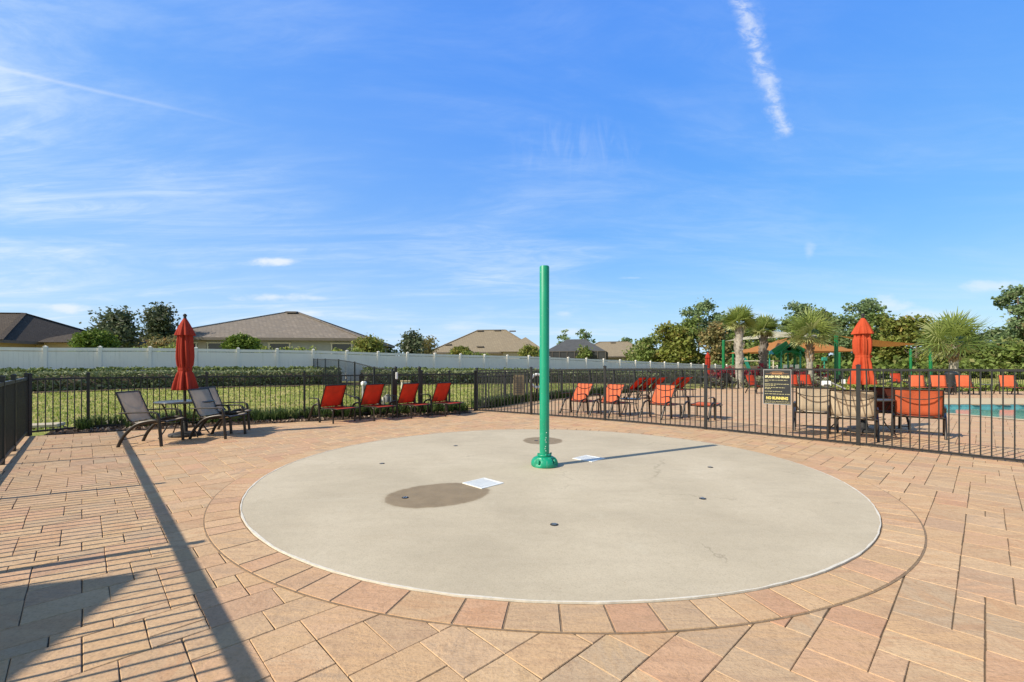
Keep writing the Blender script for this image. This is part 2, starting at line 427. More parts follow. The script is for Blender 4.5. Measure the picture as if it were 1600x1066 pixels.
L_lirio = m_leaf('strap_leaf', (0.028, 0.06, 0.015), (0.09, 0.15, 0.035), (0.20, 0.24, 0.08), 0.25)
L_blade = m_leaf('grass_blade', (0.18, 0.27, 0.035), (0.42, 0.47, 0.12), (0.66, 0.55, 0.28), 0.3)
M_bark = m_basic('bark', (0.13, 0.10, 0.075), 0.9, 0.4, 12, 0.8, dist=0.02)
M_pbark = m_basic('grey_palm_bark', (0.36, 0.32, 0.27), 0.9, 0.35, 7, 0.8, dist=0.03)
M_boot = m_basic('dry_palm_boot', (0.30, 0.20, 0.12), 0.9, 0.4, 7, 0.8, dist=0.03)

# ------------------------------------------------------------------ leaf clouds
def leaves(centers, size, aspect=1.5, up=0.0, rng=RNG, vary=0.35, attr_c=None):
    """one quad per centre, random orientation"""
    n = len(centers)
    a = rng.normal(size=(n, 3)); a[:, 2] *= 0.8; a /= np.linalg.norm(a, axis=1)[:, None]+1e-9
    t = rng.normal(size=(n, 3)); t[:, 2] += up
    bvec = np.cross(a, t); bvec /= np.linalg.norm(bvec, axis=1)[:, None]+1e-9
    sz = size*(1+vary*rng.normal(size=n)).clip(0.4, 2)[:, None]
    A = a*sz*0.5*aspect; B = bvec*sz*0.5
    v = np.empty((n, 4, 3)); v[:, 0] = centers-A; v[:, 1] = centers+B*0.9-A*0.1; v[:, 2] = centers+A; v[:, 3] = centers-B*0.9-A*0.1
    f = np.arange(n*4).reshape(n, 4)
    r = rng.random((n, 3)) if attr_c is None else attr_c
    return v.reshape(-1, 3), f, np.repeat(r, 4, axis=0)

def blob_points(blobs, n, clump=0.25, shell=0.55, per=14, rng=RNG):
    """blobs: (cx,cy,cz,rx,ry,rz). leaf clumps spread in the volume, mostly outer"""
    w = np.array([b[3]*b[4]*b[5] for b in blobs])**0.75; w /= w.sum()
    nc = max(3, n//per)
    pick = rng.choice(len(blobs), nc, p=w)
    B = np.array(blobs)[pick]
    d = rng.normal(size=(nc, 3)); d /= np.linalg.norm(d, axis=1)[:, None]
    rad = shell+(1-shell)*rng.random(nc)**0.6
    c = B[:, :3]+d*B[:, 3:]*rad[:, None]
    cr = rng.random((nc, 3))
    idx = np.repeat(np.arange(nc), per)
    scale = clump*(0.5+rng.random(nc))
    pts = c[idx]+np.clip(rng.normal(size=(nc*per, 3)), -1.7, 1.7)*scale[idx][:, None]*np.array([1, 1, .62])
    at = (cr[idx]*0.6+rng.random((nc*per, 3))*0.4)
    return pts, at

def foliage(name, blobs, n, size, mat, parent, clump=0.25, shell=0.55, aspect=1.4, per=14):
    p, at = blob_points(blobs, n, clump, shell, per)
    p[:, 2] = np.maximum(p[:, 2], 0.02)
    v, f, r = leaves(p, size, aspect, attr_c=at)
    return obj_from(name, v, f, mat, parent, attr=r)

def trunk_mesh(h, r0, r1, limbs, name, mat, parent, lean=(0, 0)):
    mb = MB()
    pts = []; rs = []
    for i in range(7):
        t = i/6
        pts.append((lean[0]*t*t+.04*h*.3*math.sin(3*t+lean[0]), lean[1]*t*t, h*t)); rs.append(r0*(1-t)**1.0*1+(r1)*t if i else r0*1.25)
    mb.tube(pts, rs, 8)
    for (z, dx, dy, dz, r) in limbs:
        t = z/h; bx = lean[0]*t*t
        mb.tube([(bx, 0, z), (bx+dx*.5, dy*.5, z+dz*.35), (bx+dx, dy, z+dz)], [r, r*.7, r*.3], 6)
    return mb.build(name, mat, parent)

def tree(loc, h, crown_r, label, cat='tree', mat=None, trunk_h=None, tr=0.15, n=1500, leaf=0.16, group=None, name='tree', blobs=None, clump=0.3, squash=1.0, seed=0, shell=.5):
    rnd = random.Random(seed)
    e = empty(name, loc, rnd.random()*6, label, cat, group)
    th = trunk_h if trunk_h else h*0.6
    if blobs is None:
        blobs = []
        cz0 = th*0.75
        for k in range(7):
            a = rnd.random()*2*PI; rr = crown_r*0.5*rnd.random()**.5
            z = cz0+(h-cz0)*(0.2+0.65*k/6)
            taper = 1-0.45*abs((k/6)-.4)
            br = crown_r*(0.42+.25*rnd.random())*taper
            blobs.append((rr*math.cos(a), rr*math.sin(a), min(z, h-br*squash*.8), br, br, br*squash*.85))
    limbs = []
    for b_ in blobs[:8]:
        z0 = th*(.45+.4*rnd.random()); limbs.append((min(z0, h*.8), b_[0]*.9, b_[1]*.9, max(.2, b_[2]-z0), tr*.4))
    trunk_mesh(th, tr, tr*.45, limbs, 'trunk', M_bark, e)
    foliage('crown', blobs, n, leaf, mat, e, clump, shell)
    return e

# ------------------------------------------------------------------ terrain
FN0 = Vector((-20.68, 20.0)); FND = Vector((1.566, 0.94)); FL = FND.length
fd = FND/FL; fnrm = Vector((-fd.y, fd.x))
FH = [(-60, .35), (-4, .38), (0, .41), (2, .47), (6, .48), (8, .41), (12, .33), (14, .30), (18, .12), (25, -.245), (30, -.40), (60, -.45), (200, -.4)]
def fbase(n):
    for (a, za), (b, zb) in zip(FH, FH[1:]):
        if n <= b: return za+(zb-za)*max(0, (n-a)/(b-a))
    return FH[-1][1]
def terr(x, y):
    p = Vector((x, y))-FN0
    n = p.dot(fd)/FL; s = -p.dot(fnrm)
    bz = fbase(n)
    if s <= 2.0: z = bz if s > -40 else bz*.7
    else:
        t = min(1, (s-2.0)/11.0); z = bz*(1-t)
        if bz < 0: z = bz*(1-min(1, (s-2)/5))
    return z-0.04
xs = np.concatenate([np.linspace(-900, -70, 12), np.arange(-60, 70, 0.8), np.linspace(75, 900, 14)])
ys = np.concatenate([np.linspace(-60, -6, 6), np.arange(-4, 62, 0.8), np.linspace(66, 1500, 20)])
TV = []; 
for yy in ys:
    for xx in xs: TV.append((xx, yy, terr(xx, yy)))
nx = len(xs); TF = [(j*nx+i, j*nx+i+1, (j+1)*nx+i+1, (j+1)*nx+i) for j in range(len(ys)-1) for i in range(nx-1)]

# pool / deck outlines
POOL = [(12.75, 16.35), (12.55, 15.2), (12.75, 13.9), (13.15, 12.6), (13.45, 11.2), (14.2, 10.3), (22, 8.6), (40, 8.6), (40, 16.35)]
DECK = [(-9.75, 8.9), (-9.2, 9.5), (-1.35, 13.75), (-1.35, 15.4), (.75, 17.7), (2.9, 20.6), (7, 24.7), (12.8, 29.0), (21.0, 29.0), (21.6, 24.9), (46, 24.9), (46, -4), (1.5, -4), (-.8, -.45), (-9.75, 8.9)]
def inside(p, poly):
    x, y = p; c = False; j = len(poly)-1
    for i in range(len(poly)):
        xi, yi = poly[i]; xj, yj = poly[j]
        if (yi > y) != (yj > y) and x < (xj-xi)*(y-yi)/(yj-yi)+xi: c = not c
        j = i
    return c
# lower the terrain under the deck and the pool
for i, (x, y, z) in enumerate(TV):
    if inside((x, y), DECK): TV[i] = (x, y, -0.9 if inside((x, y), [(12, 8), (42, 8), (42, 17.2), (12, 17.2)]) else min(z, -0.06))
g = obj_from('lawn', np.array(TV), np.array(TF), M_grass, smooth=True); tag(g, kind='structure')

# ------------------------------------------------------------------ paver deck
PC = (0.45, 6.26); PR = 3.61; RO = 3.905
da = Vector((0.690, -0.724)); db = Vector((0.724, 0.690)); U = 0.124
def build_pavers():
    rnd = random.Random(3)
    i0, i1, j0, j1 = -250, 360, -66, 458
    W, H = i1-i0, j1-j0
    occ = np.zeros((W, H), dtype=bool)
    V = []; Fc = []; A = []
    sizes = [((3, 2), .32), ((2, 3), .26), ((2, 2), .24), ((3, 3), .035), ((2, 1), .06), ((1, 2), .06), ((1, 1), .02)]
    g_ = 0.0022; bv = 0.0030
    cx, cy = PC
    for j in range(H):
        for i in range(W):
            if occ[i, j]: continue
            P0 = da*(i+i0)*U+db*(j+j0)*U
            X, Y = P0.x, P0.y
            if X < -10.2 or X > 42 or Y < -3.5 or Y > 29.5: continue
            order = [s for s, w in sorted(sizes, key=lambda q: -q[1]*rnd.random())]
            for (w, h) in order+[(1, 1)]:
                if i+w <= W and j+h <= H and not occ[i:i+w, j:j+h].any(): break
            occ[i:i+w, j:j+h] = True
            c = P0+da*(w*U/2)+db*(h*U/2)
            if not inside((c.x, c.y), DECK): continue
            if (c.x-cx)**2+(c.y-cy)**2 < (RO-.30)**2: continue
            if inside((c.x, c.y), POOL): continue
            dz = rnd.uniform(-.0012, .0012); jt = [(rnd.uniform(-.0022, .0022), rnd.uniform(-.0022, .0022)) for _ in range(4)]
            o = len(V); r = (rnd.random(), rnd.random(), rnd.random())
            for k, (ins, z) in enumerate(((g_, -.0045), (g_+bv, dz))):
                for q_, (u, v) in enumerate(((0, 0), (1, 0), (1, 1), (0, 1))):
                    uu = ins if u == 0 else w*U-ins; vv = ins if v == 0 else h*U-ins
                    uu += jt[q_][0]; vv += jt[q_][1]
                    q = P0+da*uu+db*vv; V.append((q.x, q.y, z)); A.append(r)
            Fc.append((o+4, o+5, o+6, o+7))
            for k in range(4):
                kk = (k+1) % 4; Fc.append((o+k, o+kk, o+4+kk, o+4+k))
    ob = obj_from('paved_deck', np.array(V), np.array(Fc), M_paver, attr=A)
    tag(ob, kind='structure')
build_pavers()
def poly_sheet(name, poly, z, mat, hole=None):
    import bmesh
    bm = bmesh.new()
    es = []
    for pl in [poly]+([hole] if hole else []):
        pl = pl[:-1] if pl[0] == pl[-1] else pl
        vs = [bm.verts.new((x, y, z)) for x, y in pl]
        es += [bm.edges.new((vs[i], vs[(i+1) % len(vs)])) for i in range(len(vs))]
    bmesh.ops.triangle_fill(bm, use_beauty=True, use_dissolve=False, edges=es)
    for f_ in bm.faces:
        if f_.normal.z < 0: f_.normal_flip()
    me = bpy.data.meshes.new(name); bm.to_mesh(me); bm.free(); me.materials.append(mat)
    o = bpy.data.objects.new(name, me); COL.objects.link(o); return o
tag(poly_sheet('joint_sand', DECK, -.0075, M_joint, POOL), kind='structure')

# ring of border pavers
def annulus(mb, r0, r1, z0, z1, a0, a1, n):
    """solid annular segment"""
    vs = []
    for k in range(n+1):
        a = a0+(a1-a0)*k/n; ca, sa = math.cos(a), math.sin(a)
        vs += [(r0*ca, r0*sa, z0), (r1*ca, r1*sa, z0), (r1*ca, r1*sa, z1), (r0*ca, r0*sa, z1)]
    fs = []
    for k in range(n):
        o = k*4
        fs += [(o+3, o+2, o+6, o+7), (o+1, o+5, o+6, o+2), (o, o+3, o+7, o+4)]
    fs += [(0, 1, 2, 3), (n*4+3, n*4+2, n*4+1, n*4)]
    mb.add(vs, fs)
def ring_pavers():
    rnd = random.Random(12)
    V = []; Fc = []; A = []; a = 0.0
    widths = [.19, .20, .27, .30, .38]
    while a < 2*PI-.03:
        w = rnd.choice(widths)/3.75
        if a+w > 2*PI-.045: w = 2*PI-a
        g_ = .0028/3.75; mb = MB(); r0, r1 = PR+.012, RO-.006
        n = 4; vs = []; b_ = .005
        for k in range(n+1):
            t = k/n; aa = a+g_+(w-2*g_)*t
            ab = a+g_+b_/3.75+(w-2*g_-2*b_/3.75)*t
            vs += [(r0*math.cos(aa), r0*math.sin(aa), -.006), (r1*math.cos(aa), r1*math.sin(aa), -.006),
                   ((r1-b_)*math.cos(ab), (r1-b_)*math.sin(ab), .0075), ((r0+b_)*math.cos(ab), (r0+b_)*math.sin(ab), .0075)]
        o = len(V); r = (rnd.random(), rnd.random()*.69, rnd.random())
        V += [(x+PC[0], y+PC[1], z) for x, y, z in vs]; A += [r]*len(vs)
        for k in range(n):
            q = o+k*4; Fc += [(q+3, q+2, q+6, q+7), (q+1, q+5, q+6, q+2), (q, q+3, q+7, q+4)]
        Fc += [(o, o+1, o+2, o+3), (o+n*4+3, o+n*4+2, o+n*4+1, o+n*4)]
        a += w
    ob = obj_from('paver_border', np.array(V), np.array(Fc), M_paver, attr=A); tag(ob, kind='structure')
ring_pavers()
mb = MB(); annulus(mb, PR-.02, RO+.003, -.02, .0032, 0, 2*PI, 160)
o = mb.build('border_joint', M_jointdk); o.location = (*PC, 0); tag(o, kind='structure')
# concrete pad
mb = MB(); n = 160
ir = []
vs = [(0, 0, .014)]
for k in range(n):
    a = 2*PI*k/n; vs.append((PR*math.cos(a), PR*math.sin(a), .014))
for k in range(n):
    a = 2*PI*k/n; vs.append((PR*math.cos(a), PR*math.sin(a), -.02))
fs = [(0, 1+k, 1+(k+1) % n) for k in range(n)]+[(1+(k+1) % n, 1+k, 1+n+k, 1+n+(k+1) % n) for k in range(n)]
mb.add(vs, fs); o = mb.build('splash_pad_slab', M_conc); o.location = (*PC, 0); tag(o, kind='structure')
# uneven white sealed edge
mb = MB(); vs = []; n = 420
for k in range(n):
    a = 2*PI*k/n
    w0 = .007+.011*mnoise.noise(Vector((math.cos(a)*9, math.sin(a)*9, 1)))+.006*mnoise.noise(Vector((math.cos(a)*40, math.sin(a)*40, 3)))
    w1 = .006+.006*mnoise.noise(Vector((math.cos(a)*25, math.sin(a)*25, 7)))
    vs += [((PR-w0)*math.cos(a), (PR-w0)*math.sin(a), .0165), ((PR+w1)*math.cos(a), (PR+w1)*math.sin(a), .0165), ((PR+w1)*math.cos(a), (PR+w1)*math.sin(a), .004)]
fs = []
for k in range(n):
    q = k*3; r = ((k+1) % n)*3; fs += [(q, q+1, r+1, r), (q+1, q+2, r+2, r+1)]
mb.add(vs, fs); o = mb.build('pad_edge_line', M_edge); o.location = (*PC, 0); tag(o, kind='structure')

# drains, nozzles
def drain(x, y, rz, lab):
    e = empty('drain_grate', (x, y, .014), rz, lab, 'drain grate', 'drain grates in the splash pad')
    mb = MB(); s = .35
    for (cx, cy, sx, sy) in ((0, s/2-.012, s, .024), (0, -s/2+.012, s, .024), (s/2-.012, 0, .024, s-.048), (-s/2+.012, 0, .024, s-.048)):
        mb.box((cx, cy, .003), (sx, sy, .008))
    mb.build('frame', M_white, e)
    mb = MB()
    for k in range(11):
        yy = -s/2+.024+(s-.048)*(k+.5)/11
        mb.box((0, yy, .002), (s-.048, .017, .005))
    mb.box((0, 0, -.001), (s-.05, s-.05, .003)); mb.build('grille', M_white, e)
drain(-.342, 5.33, PI/4, 'white slatted drain grate at the edge of the larger wet stain')
drain(1.15, 6.75, PI/4, 'white drain grate beside the pole shadow, right of the green post')
def nozzle(px, py, lab, k):
    Z = F*CAMH/(py-HY); x = gx(px, Z)
    e = empty('spray_nozzle', (x, Z, .0145), k*1.1, lab, 'nozzle', 'spray nozzles set flush in the splash pad')
    mb = MB(); mb.lathe([(.036, 0), (.036, .003), (.030, .0045), (.001, .005)], 20); mb.build('cap', M_rubber, e)
    mb = MB(); mb.box((.012, 0, .0062), (.012, .046, .002)); mb.box((-.012, 0, .0062), (.010, .040, .002)); mb.build('slot_plate', M_steel, e)
for k, (px, py, lab) in enumerate([(633, 780, 'dark round nozzle inside the larger wet stain'), (866, 822.5, 'dark round nozzle nearest the front edge of the pad'),
        (1098, 781.5, 'dark nozzle in the right half of the pad, nearer of the two there'), (1110, 732, 'small dark nozzle in the right half below the pole shadow tip'),
        (597, 726, 'small dark nozzle near the left edge of the pad'), (712, 698, 'small dark nozzle toward the back of the pad, left of the green post'), (838, 690, 'small nozzle in the round wet stain behind the green post')]):
    nozzle(px, py, lab, k)

# ------------------------------------------------------------------ green water pole
e = empty('spray_post', (PC[0], PC[1], .014), 0, 'tall green spray post with domed flange in the middle of the splash pad', 'spray post')
mb = MB(); R = .067
mb.tube([(0, 0, .10), (0, 0, 2.755), (0, 0, 2.77)], [R, R, R-.006], 32); mb.build('pole', M_green, e)
mb = MB()
def dome(r, z, a):
    # four bolt pockets pressed into the shoulder
    d = 0
    for q in (-.6, .97, 2.55, 4.1):
        dd = abs((a-q+PI) % (2*PI)-PI)
        if dd < .28 and .035 < z < .115: d = 1
    return r*(1-.20*d)
prof = [(.172, 0), (.184, .015), (.187, .04), (.185, .055), (.178, .08), (.160, .108), (.128, .128), (.105, .137), (.082, .142)]
mb.lathe(prof, 96, fn=dome); base = mb.build('base_flange', M_green, e)
mb = MB(); mb.lathe([(.088, .138), (.098, .142), (.098, .162), (.088, .168), (.070, .170)], 32); 
mb.build('collar', M_green, e)
for q in (-.6, .97, 2.55, 4.1, .2, 1.75, -1.4, -2.9):
    mb = MB(); z0 = .05 if q in (-.6, .97, 2.55, 4.1) else .15
    rr = .158 if z0 < .1 else .094
    if z0 < .1: mb.lathe([(.016, z0), (.016, z0+.05), (.009, z0+.056)], 6, (rr*math.cos(q), rr*math.sin(q), 0))
    else: mb.lathe([(.011, z0+.01), (.011, z0+.030), (.006, z0+.034)], 6, (rr*math.cos(q), rr*math.sin(q), 0))
    mb.build('bolt', M_green, e)
for (a, z) in ((-1.3, .40), (-1.45, .37), (-1.3, .34), (-1.4, .28), (-1.5, .25), (-1.35, .22), (-1.2, .47)):
    mb = MB(); mb.box((R*math.cos(a), R*math.sin(a), z), (.010, .010, .012), a, bev=.003); mb.build('spray_hole', M_white, e)

# ------------------------------------------------------------------ fences
def fence(name, pts, label, mat=M_black, h=1.22, post_h=1.29, pw=.051, pick=.016, gap=.114, mid=.14, cap=True, zoff=None, postw=None, cat='fence', lower=.06, skip=(), rail=None):
    e = empty(name, (pts[0][0], pts[0][1], 0), 0, label, cat)
    O = Vector((pts[0][0], pts[0][1], 0))
    P = [Vector((p[0], p[1], zoff(p[0], p[1]) if zoff else 0))-O for p in pts]
    hs = [p[2] if len(p) > 2 else h for p in pts]
    for i, p in enumerate(P):
        nd = (P[min(i+1, len(P)-1)]-P[max(i-1, 0)]); rz = math.atan2(nd.y, nd.x)
        mb = MB(); ph = hs[i]+(post_h-h)
        mb.box(p+Vector((0, 0, ph/2)), (pw, pw, ph), rz)
        o = mb.build('post', mat, e)
        if cap:
            mb = MB(); q = p+Vector((0, 0, ph)); w = pw/2+.006; R3 = Matrix.Rotation(rz, 3, 'Z')
            b = [R3@Vector((sx*w, sy*w, 0))+q for sx, sy in ((-1, -1), (1, -1), (1, 1), (-1, 1))]
            t = [v+Vector((0, 0, .014)) for v in b]
            mb.add(b+t+[q+Vector((0, 0, .034))], [(0, 1, 5, 4), (1, 2, 6, 5), (2, 3, 7, 6), (3, 0, 4, 7), (4, 5, 8), (5, 6, 8), (6, 7, 8), (7, 4, 8), (3, 2, 1, 0)])
            mb.build('post_cap', mat, o)
    for i in range(len(P)-1):
        if i in skip: continue
        a, b = P[i], P[i+1]; d = b-a; L = Vector((d.x, d.y)).length; u = d/L
        ha, hb = hs[i], hs[i+1]
        z = Vector((0, 0, 1)); mb = MB()
        A0 = a+u*pw/2; B0 = b-u*pw/2
        rw, rh = rail or (pick*1.7, .036)
        mb.bar(A0+z*(ha-rh/2), B0+z*(hb-rh/2), rw, rh)
        if mid: mb.bar(A0+z*(ha-mid), B0+z*(hb-mid), rw, .028)
        mb.bar(A0+z*lower*1.3, B0+z*lower*1.3, rw, .036)
        n = max(1, round(L/gap)-1)
        for k in range(1, n+1):
            t = k/(n+1); q = a+d*t; ht = ha+(hb-ha)*t
            zb = lower*.9; zt = ht-.03
            mb.box(q+z*((zb+zt)/2), (pick, pick, zt-zb), math.atan2(d.y, d.x))
        mb.build('picket_panel', mat, e)
    return e
F1 = [(-1.10, 14.10, 1.27), (.553, 12.99, 1.30), (2.39, 11.60, 1.335), (4.28, 9.97, 1.35), (6.11, 7.96, 1.352), (7.62, 6.22, 1.355), (9.1, 4.3, 1.355)]
fence('picket_fence', F1, 'black picket fence across the front of the pool deck, black rules sign on it', h=1.352, post_h=1.40, pw=.056, pick=.017, mid=None, lower=.026)
F2 = [(-9.67, 9.05, 1.14), (-9.27+.02, 9.87, 1.15)] 
def F2p(x): return (x, 9.87+(x+9.27)*(14.10-9.87)/(-1.10+9.27))
X2 = [-9.27, gx(338, 11.26), gx(488, 12.35), -3.42]
F2 = [(-9.67, 9.05, 1.15), (-9.27, 9.87, 1.155)]+[(x, F2p(x)[1], 1.155) for x in (-7.35, -5.45)]+[(-3.40, F2p(-3.40)[1], 1.16)]
fence('picket_fence', F2, 'black picket fence running along the lawn behind the taupe chairs and red loungers', h=1.155, post_h=1.235, pw=.052, pick=.016, mid=None)
# gate + short section to the corner
GP0 = F2p(-3.34); GP1 = F2p(-2.72)
e = empty('fence_gate', (GP0[0], GP0[1], 0), math.atan2(GP1[1]-GP0[1], GP1[0]-GP0[0]), 'black metal gate between two tall posts behind the two right red loungers', 'gate')
L = (Vector(GP1)-Vector(GP0)).length
for x in (0, L):
    mb = MB(); mb.box((x, 0, .675), (.075, .075, 1.35)); mb.lathe([(.05, 1.35), (.05, 1.37), (.01, 1.39)], 4, (x, 0, 0)); mb.build('post', M_black, e)
mb = MB()
for z in (.12, 1.14, ): mb.box((L/2, 0, z), (L-.09, .03, .04))
for k in range(1, 6): mb.box((L*k/6, 0, .63), (.016, .016, 1.02))
mb.build('gate_leaf', M_black, e)
mb = MB(); mb.box((.02, -.06, 1.12), (.06, .05, .2), bev=.01); mb.build('latch_box', M_white, e)
F2b = [(-2.66, F2p(-2.66)[1], 1.17), (-1.9, F2p(-1.9)[1], 1.17), (-1.16, F2p(-1.16)[1], 1.17)]
fence('picket_fence', F2b, 'short black fence section between the gate and the corner post behind the last red lounger', h=1.17, post_h=1.24, mid=None)
F4 = [(-.625+.687*t, -.591-.727*t) for t in (-13.17, -11.0, -9.6, -7.21, -4.73, -2.25, .23, 2.7)]
fence('picket_fence', F4[1:], 'black picket fence nearly edge on at the far left, casting barred shadows', h=1.17, post_h=1.24, pw=.056, pick=.0165, mid=None, rail=(.045, .052))
fence('picket_fence', [F4[0], (F4[1][0]-.02, F4[1][1]+.02)], 'end section of the black fence meeting the corner post beside the mulch bed', h=1.17, post_h=1.24, pw=.056, pick=.0165, mid=None, rail=(.045, .052))
F5 = [(-1.12, 14.18)]
def seg(a, b, n): return [(a[0]+(b[0]-a[0])*k/n, a[1]+(b[1]-a[1])*k/n) for k in range(1, n+1)]
F5 += seg((-1.1, 14.15), (.6, 17.9), 2)+seg((.6, 17.9), (6.8, 25.0), 4)+seg((6.8, 25.0), (12.6, 29.9), 3)+seg((12.6, 29.9), (21.8, 29.9), 4)+seg((21.8, 29.9), (46, 27.8), 10)
fence('picket_fence', F5, 'far black perimeter fence beyond the pool deck, before the playground', mat=M_blackfar, h=1.19, post_h=1.25, pw=.06, pick=.018, mid=.14, cap=False)
F6 = []
for t in (0.02, .105, .253, .468, .666, .851, .985):
    x, y = -11.3+7.82*t, 25.6-12.2*t
    zt = {0.02: 1.80, .105: 1.78, .253: 1.75, .468: 1.68, .666: 1.55, .851: 1.36, .985: 1.30}[t]
    F6.append((x, y, zt-terr(x, y)))
fence('picket_fence', F6, 'thin black fence climbing from the gate up the lawn to the white fence', mat=M_blackfar, h=1.3, post_h=1.32, pw=.05, pick=.010, gap=.13, mid=None, zoff=terr, cap=False)

# white vinyl fence
def vinyl():
    p0 = FN0+FND*(-4)
    e = empty('vinyl_fence', (p0.x, p0.y, 0), 0, 'long white vinyl privacy fence behind the hedge, below the house roofs', 'fence')
    O = Vector((p0.x, p0.y, 0)); rz = math.atan2(FND.y, FND.x); H_ = 1.80
    def bp(n): q = FN0+FND*n; return Vector((q.x, q.y, fbase(n)))-O
    rnd = random.Random(5)
    for n in range(-4, 33):
        p = bp(n); mb = MB(); mb.box(p+Vector((0, 0, (H_+.03)/2)), (.127, .127, H_+.03), rz); o = mb.build('post', M_vinyl, e)
        mb = MB(); mb.box(p+Vector((0, 0, H_+.045)), (.15, .15, .03), rz, bev=.006)
        mb.lathe([(.095, H_+.06), (.0, H_+.10)], 4, p, caps=False, sm=False); mb.build('post_cap', M_vinyl, o)
    for n in range(-4, 32):
        a, b = bp(n), bp(n+1); u = (b-a).normalized(); a2 = a+u*.0636; b2 = b-u*.0636; z = Vector((0, 0, 1))
        mb = MB(); mb.bar(a2+z*(H_-.07), b2+z*(H_-.07), .05, .14); mb.bar(a2+z*.12, b2+z*.12, .05, .14)
        # boards with v-grooves
        nb = 11
        for k in range(nb):
            t0 = (k+.04)/nb; t1 = (k+.96)/nb
            q0 = a2+(b2-a2)*t0; q1 = a2+(b2-a2)*t1; zc = z*(H_*.5)
            mb.bar(q0+zc, q1+zc, .022, H_-.33)
        mb.bar(a2+z*(H_*.5), b2+z*(H_*.5), .010, H_-.34)
        mb.build('fence_panel', M_vinyl, e)
vinyl()

# ------------------------------------------------------------------ hedges
def hedge(name, n0, n1, s, w, h, label, cat, mat, dens, leaf, wob=.09):
    e = empty(name, (*(FN0+FND*n0), 0), 0, label, cat, 'hedge rows under the white fence')
    O = Vector((*(FN0+FND*n0), 0))
    L = (n1-n0)*FL; N = int(L*dens)
    rng = np.random.default_rng(int(abs(n0)*10+s*7)+3)
    t = rng.random(N)*L; k = rng.random(N)
    # perimeter of the cross-section: front face and top mostly
    side = rng.random(N)
    lat = np.where(side < .45, -w/2+rng.normal(size=N)*.04, (rng.random(N)-.5)*w)
    zz = np.where(side < .45, rng.random(N)*h, h+rng.normal(size=N)*.035)
    inner = side > .88; zz = np.where(inner, rng.random(N)*h, zz)
    hh = np.array([mnoise.noise(Vector((float(a)*1.3, s*3, 0)))+.6*mnoise.noise(Vector((float(a)*4.3, s*3, 5))) for a in t])
    zz = zz*(1+wob*hh); lat = lat - .10*hh
    pts = np.zeros((N, 3)); nn = n0+t/FL
    zb = np.array([terr(*( FN0+FND*float(a)-fnrm*s)) for a in nn])
    pts[:, 0] = FN0.x+FND.x*nn-fnrm.x*(s-lat)-O.x
    pts[:, 1] = FN0.y+FND.y*nn-fnrm.y*(s-lat)-O.y
    pts[:, 2] = zb+zz
    cl = np.array([mnoise.noise(Vector((float(a)*2, float(b)*3, s)))*.5+.5 for a, b in zip(t, zz)])
    at = rng.random((N, 3))*.55; at[:, 0] += cl*.45; at[:, 1] += rng.random(N)*.45
    v, f, r = leaves(pts, leaf, 1.5, rng=rng, attr_c=at)
    obj_from('foliage', v, f, mat, e, attr=r)
    mb = MB(); m_ = 24; rows = []
    for i in range(m_+1):
        n_ = n0+(n1-n0)*i/m_; c = FN0+FND*n_-fnrm*s; z0 = terr(c.x, c.y)
        row = []
        for (lt, zq) in ((-w*.36, .0), (-w*.38, h*.75), (0, h*.88), (w*.38, h*.75), (w*.36, 0)):
            q = c+fnrm*lt; row.append((q.x-O.x, q.y-O.y, z0+zq))
        rows.append(row)
    mb.sheet(rows); mb.build('branches', M_bark, e)
hedge('hedge', -4, 6.7, 1.0, .8, .84, 'taller dark hedge row against the white fence, left part', 'hedge', L_hedge2, 520, .085)
hedge('hedge', -4, 6.5, 2.1, 1.1, .70, 'grey-green clipped hedge in front of the taller row, left part', 'hedge', L_hedge, 760, .075)
hedge('hedge', 7.4, 20, 1.0, .8, .86, 'taller hedge row against the white fence, middle part right of the thin fence', 'hedge', L_hedge2, 380, .10)
hedge('hedge', 7.2, 20, 2.1, 1.1, .74, 'low hedge row right of the thin black fence, seen over the red loungers', 'hedge', L_hedge, 440, .09)
hedge('hedge', 20, 31, 1.4, 1.4, 1.15, 'distant hedge under the far end of the white fence', 'hedge', L_hedge, 260, .12)
# mulch under the hedge
mb = MB(); rows = []
for i in range(61):
    n_ = -4+35*i/60; row = []
    for s in (0.1, 1.2, 2.4, 3.3+.15*math.sin(i*1.7)):
        q = FN0+FND*n_-fnrm*s; row.append((q.x, q.y, terr(q.x, q.y)+.035))
    rows.append(row)
mb.sheet(rows); tag(mb.build('hedge_mulch_bed', M_mulch), kind='structure')
# mulch strip along F2
rows = []
mb = MB()
for i in range(41):
    x = -9.75+8.3*i/40; y = F2p(x)[1]
    rows.append([(x+.30, y-.52-.05*math.sin(i*2.1)-.03*math.sin(i*.9), .006), (x+.15, y-.25, .03), (x, y, .02), (x-.2, y+.35+.06*math.sin(i*1.3), .02)])
mb.sheet(rows); tag(mb.build('mulch_strip', M_mulch), kind='structure')
# loose bark chips
rng = np.random.default_rng(4); N = 2600
t = rng.random(N); lat = -.58+rng.random(N)*.9
px_ = -9.7+8.2*t; pts = np.stack([px_-lat*.46, F2p(0)[1]+(px_)*.5177+lat*.89, .02+rng.random(N)*.03], 1)
v, f, r = leaves(pts, .045, 1.6, rng=rng)
M_chip = m_leaf('bark_chip', (0.06, 0.04, 0.03), (0.20, 0.13, 0.09), (0.36, 0.27, 0.20), 0.0)
tag(obj_from('bark_chips', v, f, M_chip, attr=r), 'loose bark chips in the strip under the lawn fence', 'mulch', kind='stuff')
